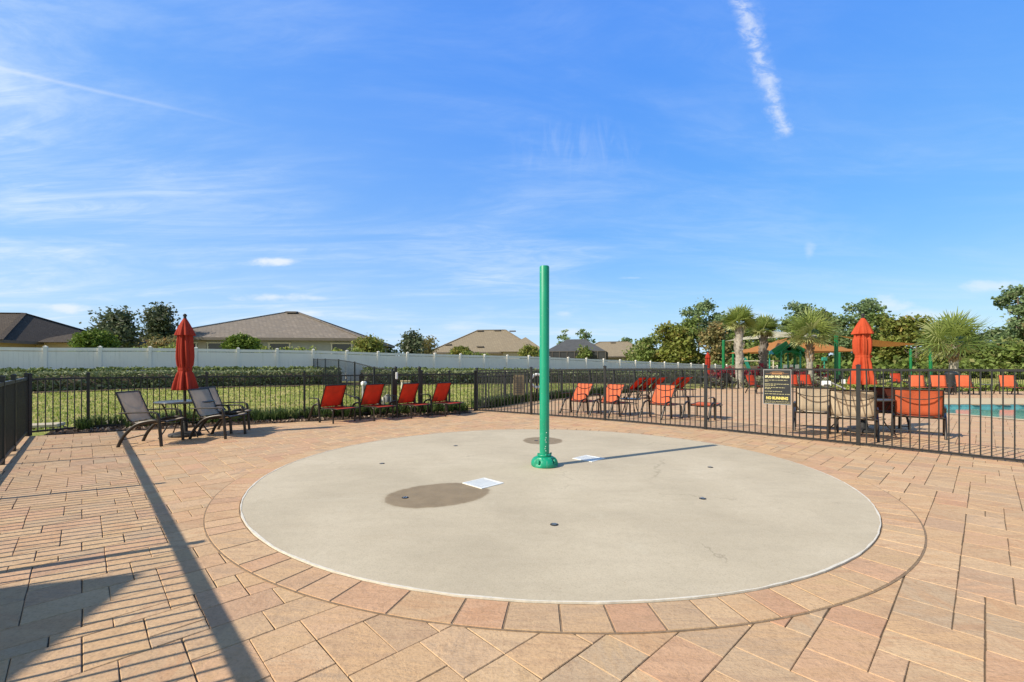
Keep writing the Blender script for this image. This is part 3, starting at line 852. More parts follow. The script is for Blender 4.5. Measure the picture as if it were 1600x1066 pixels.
# strappy groundcover along the fence, as blades
def blades(name, centers, hgt, wid, per, mat, label, cat, seed, spread=.08, droop=.5):
    rng = np.random.default_rng(seed); n = len(centers)*per
    c = np.repeat(np.array(centers), per, axis=0)
    a = rng.random(n)*2*PI; d = np.stack([np.cos(a), np.sin(a), np.zeros(n)], 1)
    s = np.stack([-np.sin(a), np.cos(a), np.zeros(n)], 1)
    h = hgt*(.5+.7*rng.random(n)); dr = droop*h*(.4+rng.random(n))
    b0 = c+d*(rng.random(n)*spread)[:, None]
    up = np.zeros((n, 3)); up[:, 2] = 1
    m1 = b0+d*(dr*.35)[:, None]+up*(h*.65)[:, None]; m2 = b0+d*dr[:, None]+up*(h*(1-.25*rng.random(n)))[:, None]
    w = wid*(.7+.6*rng.random(n))[:, None]
    v = np.stack([b0-s*w/2, b0+s*w/2, m1+s*w/2, m1-s*w/2, m2+s*w*.12, m2-s*w*.12], 1).reshape(-1, 3)
    i = np.arange(n)*6
    f = np.concatenate([np.stack([i, i+1, i+2, i+3], 1), np.stack([i+3, i+2, i+4, i+5], 1)])
    r = np.repeat(rng.random((n, 3)), 6, axis=0)
    return tag(obj_from(name, v, f, mat, attr=r), label, cat, kind='stuff')
rnd = random.Random(8); cs = []
for i in range(330):
    x = -9.5+8.1*rnd.random(); 
    if -8.9 < x < -8.3 and rnd.random() < .8: continue
    off = rnd.uniform(-.22, .55); cs.append((x-off*.46, F2p(x)[1]+off*.89, .01))
blades('ground_cover', cs, .30, .012, 34, L_lirio, 'dark strap-leaved ground cover along the foot of the lawn fence', 'ground cover', 5, .07, .55)
# lawn blades
rng = np.random.default_rng(9); cs = []
cnt = 0
while len(cs) < 9000:
    x = rng.uniform(-20, 10); y = rng.uniform(9.5, 30)
    p = Vector((x, y))-FN0; s = -p.dot(fnrm)
    if s < 3.2: continue
    if inside((x, y), DECK): continue
    if x < -9.5 and y < 9.87 : continue
    if y < F2p(x)[1]+.35 and x < -1.1: continue
    if abs(x)/y > 1.25: continue
    cs.append((x, y, terr(x, y)))
blades('grass', cs, .075, .022, 5, L_blade, 'patchy green and straw lawn grass beyond the fence', 'grass', 10, .22, .7)
# strip of dark plants along F5
rnd = random.Random(18); cs = []
for i in range(420):
    t = rnd.random(); 
    a, b_ = ((-1.0, 14.6), (.6, 17.9)) if t < .3 else ((.6, 17.9), (7.0, 25.0))
    k = rnd.random(); x = a[0]+(b_[0]-a[0])*k; y = a[1]+(b_[1]-a[1])*k; off = rnd.uniform(-.1, .5)
    cs.append((x-off*.7, y+off*.6, .0))
blades('ground_cover', cs, .34, .02, 24, L_lirio, 'dark strap-leaved ground cover beyond the deck, along the perimeter fence', 'ground cover', 6, .10, .55)
# pale concrete pads outside the fence
for (px, py, w, lab) in ((186, 663, .9, 'pale square concrete pad in the bed behind the left taupe chair'), (58, 668, .6, 'small pale concrete pad in the bed at the far left corner')):
    Z = F*CAMH/(py-HY); x = gx(px, Z); mb = MB(); mb.box((0, 0, .03), (w, w*.8, .07), bev=.01)
    o = mb.build('concrete_pad', M_conc); o.location = (x, Z+.15, 0); o.rotation_euler = (0, 0, .48); tag(o, lab, 'concrete pad', 'concrete pads in the bed')

# ------------------------------------------------------------------ furniture
def arc_pts(pts, n=6):
    """Catmull-Rom through points"""
    P = [Vector(p) for p in pts]; out = []
    for i in range(len(P)-1):
        p0 = P[max(i-1, 0)]; p1 = P[i]; p2 = P[i+1]; p3 = P[min(i+2, len(P)-1)]
        for k in range(n):
            t = k/n
            out.append(.5*((2*p1)+(p2-p0)*t+(2*p0-5*p1+4*p2-p3)*t*t+(3*p1-p0-3*p2+p3)*t**3))
    out.append(P[-1]); return out

def sling_sheet(profile, w, sag, mat, name, parent, ny=7):
    mb = MB(); P = arc_pts([(x, 0, z) for x, z in profile], 4); rows = []
    for i, p in enumerate(P):
        t = (P[min(i+1, len(P)-1)]-P[max(i-1, 0)]).normalized(); nrm = Vector((-t.z, 0, t.x))
        e_ = math.sin(PI*i/(len(P)-1))
        rows.append([tuple(p+Vector((0, -w/2+w*j/(ny-1), 0))-nrm*sag*e_*math.sin(PI*j/(ny-1))) for j in range(ny)])
    mb.sheet(rows); o = mb.build(name, mat, parent)
    sd = o.modifiers.new('thickness', 'SOLIDIFY'); sd.thickness = .006; sd.offset = 0
    return o

def make_chair(name, label, cat, mat, chaise=False, lean=None, w=.62, BL=.60):
    e = empty(name, (0, 0, 0), 0, label, cat)
    fr = M_bronze
    if not chaise: xr, xm, hx = -.33, .33, -.15
    else: xr, xm, hx = -.45, .0, -.02
    zs = .41 if not chaise else .36
    for s in (-1, 1):
        y = s*(w/2+.03)
        # arched rear leg sweeping up to the front post
        arch = arc_pts([(xr, y, 0), (xr+.10, y, .20), (xr+(xm-xr)*.45, y, .385), (xm-.10, y, .445), (xm-.03, y, .43)], 6)
        mb = MB(); mb.tube(arch, .029, 8, flat=.8); mb.build('rear_leg', fr, e)
        arm = arc_pts([(xr+.02 if not chaise else xr+.04, y, .585), (xm-.22, y, .595), (xm-.08, y, .585), (xm-.03, y, .54), (xm-.015, y, .44), (xm+.0, y, .25), (xm+.02, y, 0)], 5)
        mb = MB(); mb.tube(arm, [.015]*5+[.017]*5+[.021]*3+[.029]*(len(arm)-13), 8, flat=.85); mb.build('arm_and_front_leg', fr, e)
        if chaise:
            mb = MB(); mb.tube(arc_pts([(.44, y*.93, zs-.03), (.50, y*.93, zs-.06), (.50, y*.93, .15), (.51, y*.93, 0)], 4), .020, 8); mb.build('foot_leg', fr, e)
    if not chaise:
        back = [(-.14, .43), (-.20, .50), (-.29, .72), (-.38, .94)]; seat = [(-.14, .41), (.05, .385), (.22, .405), (.36, .435), (.40, .42)]
        sling_sheet(back, w-.03, .022, mat, 'backrest', e); sling_sheet(seat, w-.03, .025, mat, 'seat', e)
    else:
        ln = .22 if lean is None else lean; hb = math.sqrt(max(.0016, BL**2-ln**2))
        back = [(hx, zs+.02), (hx+ln*.35, zs+hb*.38), (hx+ln*.7, zs+hb*.72), (hx+ln, zs+hb)]
        seat = [(hx+.0, zs), (.2, zs-.012), (.42, zs), (.66, zs-.012)]
        sling_sheet(back, w-.03, .02, mat, 'backrest', e); sling_sheet(seat, w-.03, .018, mat, 'seat', e)
    mb = MB()
    for s in (-1, 1):
        y = s*(w/2-.005)
        mb.tube(arc_pts([(x, y, z) for x, z in back], 4), .014, 6); mb.tube(arc_pts([(x, y, z) for x, z in seat], 4), .014, 6)
    bt = back[-1]; mb.tube([(bt[0], -w/2, bt[1]), (bt[0], w/2, bt[1])], .014, 6)
    st = seat[-1]; mb.tube([(st[0], -w/2, st[1]), (st[0], w/2, st[1])], .014, 6)
    mb.build('sling_rail', fr, e)
    # curved cross braces behind the back
    off = -.035
    for fz, sgz in ((.82, .07), (.12, .06)):
        mb = MB()
        i = fz*3; k = min(2, int(i)); t = i-k
        x = back[k][0]*(1-t)+back[k+1][0]*t; z = back[k][1]*(1-t)+back[k+1][1]*t
        mb.tube(arc_pts([(x, -w/2, z+.01), (x+off, -w*.28, z-sgz*.7), (x+off*1.2, 0, z-sgz), (x+off, w*.28, z-sgz*.7), (x, w/2, z+.01)], 4), .009, 6); mb.build('back_brace', fr, e)
    mb = MB(); mb.tube([(xr+.04, -w/2-.03, .12), (xr+.04, w/2+.03, .12)], .010, 6); mb.build('cross_brace', fr, e)
    mb = MB(); mb.tube([(xm-.02, -w/2-.03, .34), (xm-.02, w/2+.03, .34)], .012, 6); mb.build('cross_brace', fr, e)
    mb = MB(); mb.tube([(hx, -w/2-.03, zs-.02), (hx, w/2+.03, zs-.02)], .012, 6)
    mb.build('cross_brace', fr, e)
    e.location = (0, 0, 0)
    return e
chair_t = make_chair('lounge_chair', '', 'chair', M_taupe, w=.60)
G = 'taupe sling chairs by the lawn fence'
place(chair_t, (-6.50, 8.13, 0), .15, 'taupe sling chair left of the closed red umbrella, nearest the fence corner', G)
place(chair_t, (-5.84, 8.96, 0), .02, 'taupe sling chair just right of the closed red umbrella, front one of the pair', G)
place(chair_t, (-6.14, 9.62, 0), .02, 'taupe sling chair mostly hidden behind the one right of the red umbrella', G)

chaise_r = make_chair('sun_lounger', '', 'sun lounger', M_red, True)
G = 'red sun loungers in a row along the lawn fence'
labs = ['leftmost red sun lounger of the row along the lawn fence, beside the taupe chairs', 'second red sun lounger from the left along the lawn fence, white capped post behind it',
        'third red sun lounger from the left along the lawn fence, in front of the gate', 'rightmost red sun lounger of the row along the lawn fence, next to the corner post']
fw = Vector((.85, -.53)); lt = Vector((.53, .85))
for k in range(4):
    q = Vector((-4.33, 10.93))+Vector((.83, .52))*k-fw*.5+lt*.31
    place(chaise_r, (q.x, q.y, 0), math.atan2(-.53, .85), labs[k], G)
chaise_o = make_chair('sun_lounger', '', 'sun lounger', M_orange, True, .30)
G = 'orange sun loungers behind the picket fence'
for (x, y, lab) in ((1.98, 13.35, 'bright orange lounger behind the fence just right of the green post'), (2.76, 12.75, 'bright orange lounger beside the tall fence post, second right of the green post'),
                    (4.02, 12.25, 'bright orange lounger behind the fence, with the flat lounger at its right')):
    place(chaise_o, (x, y, 0), math.atan2(.6, .8), lab, G)
chaise_f = make_chair('sun_lounger', '', 'sun lounger', M_orange, True, .599)
place(chaise_f, (gx(1096, 11.9), 11.9, 0), .80, 'orange lounger lying flat with raised arm loops, left of the rules sign', G)
chaise_e = make_chair('sun_lounger', '', 'sun lounger', M_red, True, .55, BL=.78)
G = 'dark red sun loungers at the back of the deck'
for (px, Z, lab) in ((988, 19.6, 'first from left of the far dark red loungers, over the orange ones'), (1004, 19.8, 'second from left of the far dark red loungers'), (1020, 20.0, 'third from left of the far dark red loungers, before the gap'),
                     (1048, 20.4, 'far dark red lounger just after the gap, fourth from left'), (1061, 20.6, 'rightmost of the far dark red loungers by the tall fence post')):
    place(chaise_e, (gx(px, Z), Z, 0), -.85, lab, G)

chair_b = make_chair('lounge_chair', '', 'chair', M_beige, w=.70)
G = 'beige sling chairs at the umbrella table'
place(chair_b, (6.62, 9.85, 0), math.atan2(.84, .54), 'beige sling chair seen from behind, just right of the rules sign', G)
place(chair_b, (6.60, 8.75, 0), math.atan2(.8, .6), 'beige sling chair seen from behind, left of the fence post under the orange umbrella', G)
chair_o = make_chair('lounge_chair', '', 'chair', M_orange, w=.72)
place(chair_o, (8.15, 9.05, 0), math.atan2(.74, .67), 'bright orange sling chair, back to the fence, right of the table near the pool')
chair_m = make_chair('lounge_chair', '', 'chair', M_shaded_maroon, w=.66)
place(chair_m, (8.20, 9.95, 0), math.atan2(.9, .45), 'sling chair with shade-darkened maroon fabric behind the round table by the orange umbrella')
chair_r = make_chair('lounge_chair', '', 'chair', M_red, w=.62)
G = 'red chairs in front of the far shrubs'
place(chair_r, (gx(1181, 23), 23.0, 0), -1.2, 'red chair in front of the shrubs, left of the rules sign', G)
place(chair_r, (gx(1238, 24), 24.0, 0), -1.9, 'red chair half hidden behind the rules sign at its right edge', G)
place(chair_r, (gx(1262, 24), 24.0, 0), -1.7, 'red chair at the foot of the palm with the short pale trunk', G)
place(chair_r, (gx(1401, 28.2), 28.0, 0), -1.7, 'small red chair beside the far fence behind the orange umbrella', G)
# tall backed orange loungers across the pool
chaise_p = make_chair('sun_lounger', '', 'sun lounger', M_orange, True, -.14)
G = 'orange loungers on the far side of the pool'
for (px, lab) in ((1434, 'leftmost orange lounger across the pool'), (1468, 'orange lounger across the pool behind the green pole'), (1507, 'orange lounger across the pool below the big palm'), (1576, 'orange lounger across the pool nearest the right edge')):
    Z = 22.3; place(chaise_p, (gx(px, Z), Z, 0), -PI/2-.35, lab, G)

def make_table(name, r, z, label, base=True):
    e = empty(name, (0, 0, 0), 0, label, 'table')
    mb = MB(); mb.lathe([(r-.012, z-.03), (r, z-.02), (r, z-.006), (r-.006, z), (.03, z)], 40); mb.build('tabletop', M_tabletop, e)
    for k in range(4):
        a = PI/4+k*PI/2
        mb = MB(); mb.tube(arc_pts([(.92*r*math.cos(a), .92*r*math.sin(a), 0), (.62*r*math.cos(a), .62*r*math.sin(a), .25), (.66*r*math.cos(a), .66*r*math.sin(a), .5), (.8*r*math.cos(a), .8*r*math.sin(a), z-.03)], 5), .014, 6)
        mb.build('leg', M_bronze, e)
    mb = MB()
    for k in range(24):
        a0 = 2*PI*k/24; a1 = 2*PI*(k+1)/24; mb.bar((.66*r*math.cos(a0), .66*r*math.sin(a0), .3), (.66*r*math.cos(a1), .66*r*math.sin(a1), .3), .012)
    mb.build('brace_ring', M_bronze, e)
    return e
def make_umbrella(mat, label, tz=2.42, bot=.95, tie=1.33, R=1.0, loc=(0, 0, 0), scale=1.0, tilt=0.0):
    e = empty('patio_umbrella', loc, 0, label, 'umbrella', scale=scale)
    mb = MB(); mb.tube([(0, 0, .06), (0, 0, tz-.02)], .024, 12); mb.build('pole', M_bronze, e)
    mb = MB(); mb.lathe([(.27, 0), (.28, .02), (.27, .05), (.12, .085), (.05, .10), (.045, .32), (.03, .34)], 32); mb.build('base', M_rubber, e)
    mb = MB(); mb.lathe([(.02, tz-.06), (.03, tz-.04), (.018, tz-.02), (.034, tz+.0), (.036, tz+.02), (.022, tz+.04), (.004, tz+.05)], 12); mb.build('finial', M_rubber, e)
    rnd = random.Random(int(tz*100)+int(loc[0]*10)); ph = rnd.random()*6
    pf = [rnd.uniform(.7, 1.3) for _ in range(8)]
    def pleat(a, z, sharp):
        q = (a+ph+.10*math.sin(z*2.3+ph))/(2*PI)*8; k = int(q) % 8; f_ = q-math.floor(q)
        return (abs(math.sin(PI*f_))**sharp-.6)*pf[k]+.22*math.sin(13*a+z*1.7+ph)
    def fold(r, z, a):
        amp = .42+.10*max(0, (tie-z))/(tie-bot+.01)
        if abs(z-tie) < .06: amp *= .5
        return r*(1+amp*pleat(a, z, .62))
    mb = MB()
    top = tz-.36
    prof0 = [(.235*R, bot-.01), (.240*R, bot+.02), (.222*R, bot+.12), (.185*R, bot+.24), (.150*R, tie-.05), (.140*R, tie), (.150*R, tie+.05), (.163*R, tie+.15), (.170*R, tie+.28), (.160*R, (tie+top)/2+.12), (.148*R, top-.12), (.135*R, top+.02), (.08*R, tz-.14), (.03, tz-.08)]
    prof0.sort(key=lambda q: q[1])
    prof = [(p.x, p.z) for p in arc_pts([(r_, 0, z_) for r_, z_ in prof0], 3)]
    mb.lathe(prof, 96, fn=fold, caps=False); o = mb.build('canopy', mat, e)
    def fold2(r, z, a):
        k = max(0, min(1, (tz-.07-z)/.33)); return r*(1+.30*k*pleat(a, z, .7))
    mb = MB(); mb.lathe([(.205*R, top-.03), (.200*R, top+.0), (.16*R, top+.10), (.105*R, tz-.15), (.06*R, tz-.08), (.028, tz-.05)], 96, fn=fold2, caps=False); mb.build('wind_vent', mat, e)
    mb = MB(); mb.lathe([(.146*R, tie-.03), (.151*R, tie-.015), (.151*R, tie+.01), (.146*R, tie+.025)], 96, caps=False, fn=lambda r, z, a: r*(1+.15*pleat(a, z, .62)))
    mb.box((.15*R, -.06, tie), (.05, .03, .06), -.4, bev=.01); mb.build('tie_strap', mat, e)
    e.rotation_euler = (0, tilt, 0)
    return e
t = make_table('patio_table', .50, .70, 'round grey table pierced by the pole of the closed red umbrella between the taupe chairs'); t.location = (-6.56, 9.05, 0); t.rotation_euler = (0, 0, .3)
make_umbrella(M_canvas, 'closed dark red patio umbrella standing between the taupe chairs at left', tz=2.40, bot=.93, tie=1.33, R=.76, loc=(-6.56, 9.05, 0))
t = make_table('patio_table', .62, .72, 'round table among the beige and orange chairs behind the fence'); t.location = (7.42, 9.60, 0)
make_umbrella(M_canvas2, 'closed bright orange patio umbrella with two tiers, over the table behind the fence', tz=2.47, bot=1.02, tie=1.60, R=.84, loc=(7.48, 9.62, 0))
make_umbrella(M_canvas, 'small far closed red umbrella in front of the red shrubs, by the tall fence post', tz=2.3, bot=.95, tie=1.3, R=.8, loc=(gx(1106, 28.3), 28.3, 0))
t = make_table('patio_table', .55, .72, 'dark round table under the far red umbrella', base=False); t.location = (gx(1106, 28.2), 28.2, 0)
chair_d = make_chair('lounge_chair', '', 'chair', M_rubber, w=.60)
G = 'dark chairs at the far umbrella table'
place(chair_d, (gx(1120, 27.4), 27.4, 0), 2.6, 'dark chair right of the far red umbrella table', G)
place(chair_d, (gx(1141, 27.8), 27.8, 0), .4, 'dark chair farther right of the far table, in front of the silver shrubs', G)
t = make_table('side_table', .26, .5, 'small dark side table between the orange loungers across the pool', base=False); t.location = (gx(1540, 22.2), 22.2, 0)
t = make_table('side_table', .3, .45, 'low dark table among the orange loungers behind the fence', base=False); t.location = (gx(985, 13.2), 13.2, 0)

# ------------------------------------------------------------------ rules sign on the fence
def rules_sign():
    a = Vector((4.28, 9.97)); b = Vector((6.11, 7.96)); d = (b-a).normalized(); nrm = Vector((d.y, -d.x)); nrm = -nrm if nrm.dot(-a) < 0 else nrm
    c = Vector((5.245, 8.915)); c = a+d*(c-a).dot(d)+nrm*.02
    # local x to the right as seen from camera
    rz = math.atan2(d.y, d.x)
    e = empty('rules_sign', (c.x, c.y, .985), rz, 'black splash pad rules sign with yellow writing, hung on the picket fence', 'sign')
    W, H_ = .50, .69
    mb = MB(); mb.box((0, 0, 0), (W, .006, H_), bev=.002); mb.build('sign_board', M_signblack, e)
    mb = MB()
    for (x, z, w, h) in ((0, H_/2-.006, W, .012), (0, -H_/2+.006, W, .012), (-W/2+.005, 0, .010, H_-.024), (W/2-.005, 0, .010, H_-.024)):
        mb.box((x, -.0045, z), (w, .005, h))
    mb.build('border', M_grey, e)
    def text(s, size, z, mat, bold=.0, wmax=None, name='lettering', x=0):
        cu = bpy.data.curves.new('txt', 'FONT'); cu.body = s; cu.size = size; cu.align_x = 'CENTER'; cu.align_y = 'CENTER'
        cu.offset = bold; cu.extrude = .0012; cu.resolution_u = 2
        to = bpy.data.objects.new('txt', cu); COL.objects.link(to)
        dg = bpy.context.evaluated_depsgraph_get(); me = bpy.data.meshes.new_from_object(to.evaluated_get(dg))
        bpy.data.objects.remove(to); bpy.data.curves.remove(cu)
        xs_ = [v.co.x for v in me.vertices]; w = max(xs_)-min(xs_); k = wmax/w if wmax else 1
        for v in me.vertices: v.co = Vector((v.co.x*k+x, -.0058-v.co.z*.5, v.co.y+z))
        me.materials.clear(); me.materials.append(mat); o = bpy.data.objects.new(name, me); COL.objects.link(o); o.parent = e
        o['label'] = s.lower()+' in '+('yellow' if mat is M_yellow else 'cream')+' letters'
    text('SPLASH PAD RULES', .062, .200, M_cream_txt, .0022, .435)
    text('NO RUNNING', .078, -.222, M_yellow, .003, .39)
    rnd = random.Random(2)
    def line(z, w, mat, h=.0135, x0=-.220):
        w *= .86; mb = MB(); x = x0
        while x < x0+w:
            ww = rnd.uniform(.02, .06); ww = min(ww, x0+w-x+.004); xx = x
            while xx < x+ww-.006:
                lw = rnd.uniform(.006, .010); hh = h*rnd.choice((1, 1, .8)); mb.box((xx+lw/2, -.0045, z+(hh-h)/2), (lw*.8, .003, hh)); xx += lw+.0015
            x += ww+.010
        o = mb.build('small_print', mat, e)
    for z, w in ((.135, .46), (.112, .07), (.058, .51), (.031, .22), (-.012, .42), (-.036, .13), (-.088, .36), (-.138, .53)):
        line(z, w, M_smalltxt)
    line(-.285, .51, M_smalltxt, .010); line(-.315, .51, M_smalltxt, .008)
    mb = MB(); mb.tube([(.125*math.cos(t/24*2*PI), -.0045, .272+.030*math.sin(t/24*2*PI)) for t in range(25)], .0028, 5, cap=False)
    for s in (-1, 1): mb.box((s*.165, -.0045, .262), (.075, .003, .003))
    for k in range(9): mb.box((-.085+k*.021, -.0045, .270), (.013, .003, .026))
    mb.build('emblem', M_orange_txt, e)
    for (x, z) in ((-.22, .31), (.22, .31), (-.22, -.33), (.22, -.33)):
        mb = MB(); mb.box((x, .012, z), (.012, .03, .006)); mb.build('cable_tie', M_black, e)
rules_sign()
# far tan sign on the perimeter fence
e = empty('notice_board', (gx(810, 16.7)+.02, 16.55, .0), math.atan2(17.9-14.15, 1.7)*.0+.35, 'tan notice board with dark lines on the perimeter fence, left of the green post', 'sign')
mb = MB(); mb.box((0, 0, .70), (.44, .02, .74), bev=.004); mb.build('sign_board', m_basic('tan_sign', (.30, .22, .12), .6, .1, 5, 0), e)
mb = MB()
for k in range(8): mb.box((0, -.012, .96-k*.075), (.30+.06*((k*7) % 3-1), .004, .028 if k else .05))
mb.build('lettering', M_fascia, e)
mb = MB(); mb.box((-.15, .03, .5), (.03, .03, 1.0)); mb.box((.15, .03, .5), (.03, .03, 1.0)); mb.build('leg', M_black, e)
# life ring
e = empty('life_ring', (gx(839, 18.2), 18.15, .80), .3, 'white life ring hanging on a stand behind the green post', 'life ring')
mb = MB(); mb.tube([(.26*math.cos(t/28*2*PI), 0, .26*math.sin(t/28*2*PI)) for t in range(29)], .055, 10, cap=False); mb.build('ring', M_white, e)
mb = MB(); mb.box((0, .07, -.2), (.06, .03, 1.2)); mb.build('stand', M_black, e)
# white sign on far fence
e = empty('notice_sign', (gx(1393.5, 29.3), 29.1, .0), -.05, 'small white sign on the far fence behind the orange umbrella', 'sign')
mb = MB(); mb.box((0, 0, .79), (.54, .02, .29)); mb.build('sign_board', M_white, e)
mb = MB()
for k in range(3): mb.box((-.13+.13*k, -.013, .79), (.018, .004, .25))
mb.build('dividers', M_grey, e)
mb = MB(); mb.box((0, .03, .45), (.05, .03, .9)); mb.build('leg', M_black, e)
# pool lift
x, y = gx(1291, 17.6), 17.6
e = empty('pool_lift', (x, y, 0), -.4, 'white pool lift box with a slanting grey arm, seen between the beige chairs', 'pool lift')
mb = MB(); mb.box((0, 0, .72), (.30, .22, .20), bev=.03); mb.build('battery_box', M_white, e)
mb = MB(); mb.box((0, -.115, .66), (.20, .02, .05), bev=.005); mb.build('control_panel', M_rubber, e)
mb = MB(); mb.tube([(0, 0, .02), (0, 0, .62)], .05, 12); mb.lathe([(.2, 0), (.2, .03), (.06, .05)], 20); mb.build('mast', M_grey, e)
mb = MB(); mb.bar((.12, 0, .78), (.62, 0, .52), .06, .05); mb.build('arm', M_grey, e)
mb = MB(); mb.box((.56, 0, .80), (.12, .05, .17), bev=.01); mb.build('instruction_plate', M_white, e)
# bin across the pool
e = empty('litter_bin', (gx(1486, 23.8), 23.8, 0), 0, 'dark litter bin at the foot of the big palm across the pool', 'bin')
mb = MB(); mb.lathe([(.23, 0), (.27, .75), (.28, .95)], 20); mb.build('body', M_blackfar, e)
mb = MB(); mb.lathe([(.29, .95), (.29, .99), (.18, 1.10), (.02, 1.13)], 20); mb.build('lid', M_blackfar, e)
# utilities beyond the lawn fence
e = empty('utility_post', (gx(568.5, 15.8), 15.8, terr(gx(568.5, 15.8), 15.8)), 0, 'grey post with a white cap behind the second red lounger', 'post')
mb = MB(); mb.tube([(0, 0, 0), (0, 0, .74)], .07, 14); mb.build('tube', M_grey, e)
mb = MB(); mb.lathe([(.085, .70), (.10, .74), (.10, .80), (.06, .84), (.01, .85)], 16); mb.build('cap', M_white, e)
e = empty('backflow_valve', (gx(604, 14.2), 14.25, 0), .5, 'pale backflow pipes standing behind the gap between second and third red loungers', 'pipework')
for k, x in enumerate((-.28, -.12, .10, .26)):
    mb = MB(); mb.tube([(x, 0, 0), (x, 0, .32), (x, 0, .42)], [.05, .05, .035], 10); mb.build('riser', M_white if k % 2 == 0 else M_trim, e)
mb = MB(); mb.tube([(-.3, 0, .30), (.3, 0, .30)], .045, 10); mb.lathe([(.09, .26), (.09, .46), (.03, .50)], 12, (0, 0, 0)); mb.build('valve_body', M_grey, e)
e = empty('utility_cabinet', (gx(633.5, 19.5), 19.5, terr(gx(633.5, 19.5), 19.5)), .3, 'pale yellow utility cabinet on the lawn above the third red lounger', 'cabinet')
mb = MB(); mb.box((0, 0, .30), (.36, .3, .6), bev=.015); mb.build('body', M_trim, e)
mb = MB(); mb.box((0, 0, .62), (.40, .34, .05), bev=.01); mb.build('lid', M_w1, e)

# ------------------------------------------------------------------ pool
m, b, p, out = newmat('pool_water')
tc = b.n('ShaderNodeTexCoord').outputs['Object']
n1 = b.noise(b.mapping(tc, (1, 1.6, 1)), 1.4, 4, .6, .8); n2 = b.noise(tc, .25, 3)
b.set(p.inputs['Base Color'], b.ramp(n2, [(.35, (.07, .36, .36)), (.65, (.20, .54, .50))]))
p.inputs['Roughness'].default_value = .04; p.inputs['IOR'].default_value = 1.33
b.set(p.inputs['Normal'], b.bump(n1, .12, .03))
M_water = m
tag(poly_sheet('pool_water', POOL, -.09, M_water), kind='structure')
M_tile = m_basic('pool_wall_tile', (.10, .28, .33), .3, .2, 14, .1)
mb = MB()
for i in range(len(POOL)):
    a = POOL[i]; c = POOL[(i+1) % len(POOL)]
    mb.add([(a[0], a[1], -.8), (c[0], c[1], -.8), (c[0], c[1], .002), (a[0], a[1], .002)], [(0, 1, 2, 3)])
tag(mb.build('pool_wall', M_tile), kind='structure')
def offset_poly(poly, d):
    out_ = []; n = len(poly)
    for i in range(n):
        p0, p1, p2 = Vector(poly[i-1]), Vector(poly[i]), Vector(poly[(i+1) % n])
        e1 = (p1-p0).normalized(); e2 = (p2-p1).normalized()
        n1 = Vector((-e1.y, e1.x)); n2 = Vector((-e2.y, e2.x)); m_ = (n1+n2); m_ = m_/max(.2, m_.dot(n1))
        out_.append((p1.x+m_.x*d, p1.y+m_.y*d))
    return out_
area = sum(POOL[i][0]*POOL[(i+1) % len(POOL)][1]-POOL[(i+1) % len(POOL)][0]*POOL[i][1] for i in range(len(POOL)))
sg = -1 if area > 0 else 1
PO = offset_poly(POOL, sg*.34)
tag(poly_sheet('pool_coping', PO, .012, M_coping, POOL), kind='structure')
mb = MB()
mb.box((29.0, 18.1, .003), (32, 2.7, .014)); tag(mb.build('pool_side_band', M_coping), kind='structure')

# ------------------------------------------------------------------ houses
def house(loc, rz, W, D, eave, ridge, ridge_len, wall, shin, label, over=.5, wins=(), vents=(), extra=None):
    e = empty('house', loc, rz, label, 'house')
    mb = MB(); mb.box((0, 0, eave/2), (W, D, eave)); wl = mb.build('wall', wall, e)
    hw, hd = W/2+over, D/2+over; rl = ridge_len/2
    mb = MB()
    b0 = [(-hw, -hd, eave), (hw, -hd, eave), (hw, hd, eave), (-hw, hd, eave), (-rl, 0, ridge), (rl, 0, ridge)]
    if rl > .01: mb.add(b0, [(0, 1, 5, 4), (1, 2, 5), (2, 3, 4, 5), (3, 0, 4), (3, 2, 1, 0)])
    else: mb.add(b0[:5], [(0, 1, 4), (1, 2, 4), (2, 3, 4), (3, 0, 4), (3, 2, 1, 0)])
    rf = mb.build('roof', shin, e)
    mb = MB()
    for (cx, cy, sx, sy) in ((0, -hd, 2*hw+.06, .05), (0, hd, 2*hw+.06, .05), (-hw, 0, .05, 2*hd-.06), (hw, 0, .05, 2*hd-.06)): mb.box((cx, cy, eave-.07), (sx, sy, .2))
    mb.build('fascia', M_fascia, e)
    mb = MB()
    for (sx, sy) in ((-1, -1), (1, -1), (1, 1), (-1, 1)): mb.bar((sx*hw, sy*hd, eave+.03), (sx*rl, 0, ridge+.03), .3, .05)
    if rl > .01: mb.bar((-rl, 0, ridge+.03), (rl, 0, ridge+.03), .3, .05)
    mb.build('ridge_cap', shin, rf)
    for (x, w, z, h) in wins:
        mb = MB(); y = -D/2-.03
        for (cx, cz, sx, sz) in ((x, z+h/2, w+.2, .1), (x, z-h/2, w+.2, .1), (x-w/2, z, .1, h-.1), (x+w/2, z, .1, h-.1)): mb.box((cx, y, cz), (sx, .08, sz))
        f_ = mb.build('window', M_trim, e)
        mb = MB(); mb.box((x, y+.01, z), (w-.1, .03, h-.1)); mb.build('pane', M_glass, f_)
    for (x, t) in vents:
        y = -hd*(1-t); z = eave+(ridge-eave)*t
        mb = MB(); mb.box((x, y, z+.10), (.9, .5, .16), bev=.02); mb.build('roof_vent', M_fascia, rf)
    return e
zt = lambda x, y: terr(x, y)
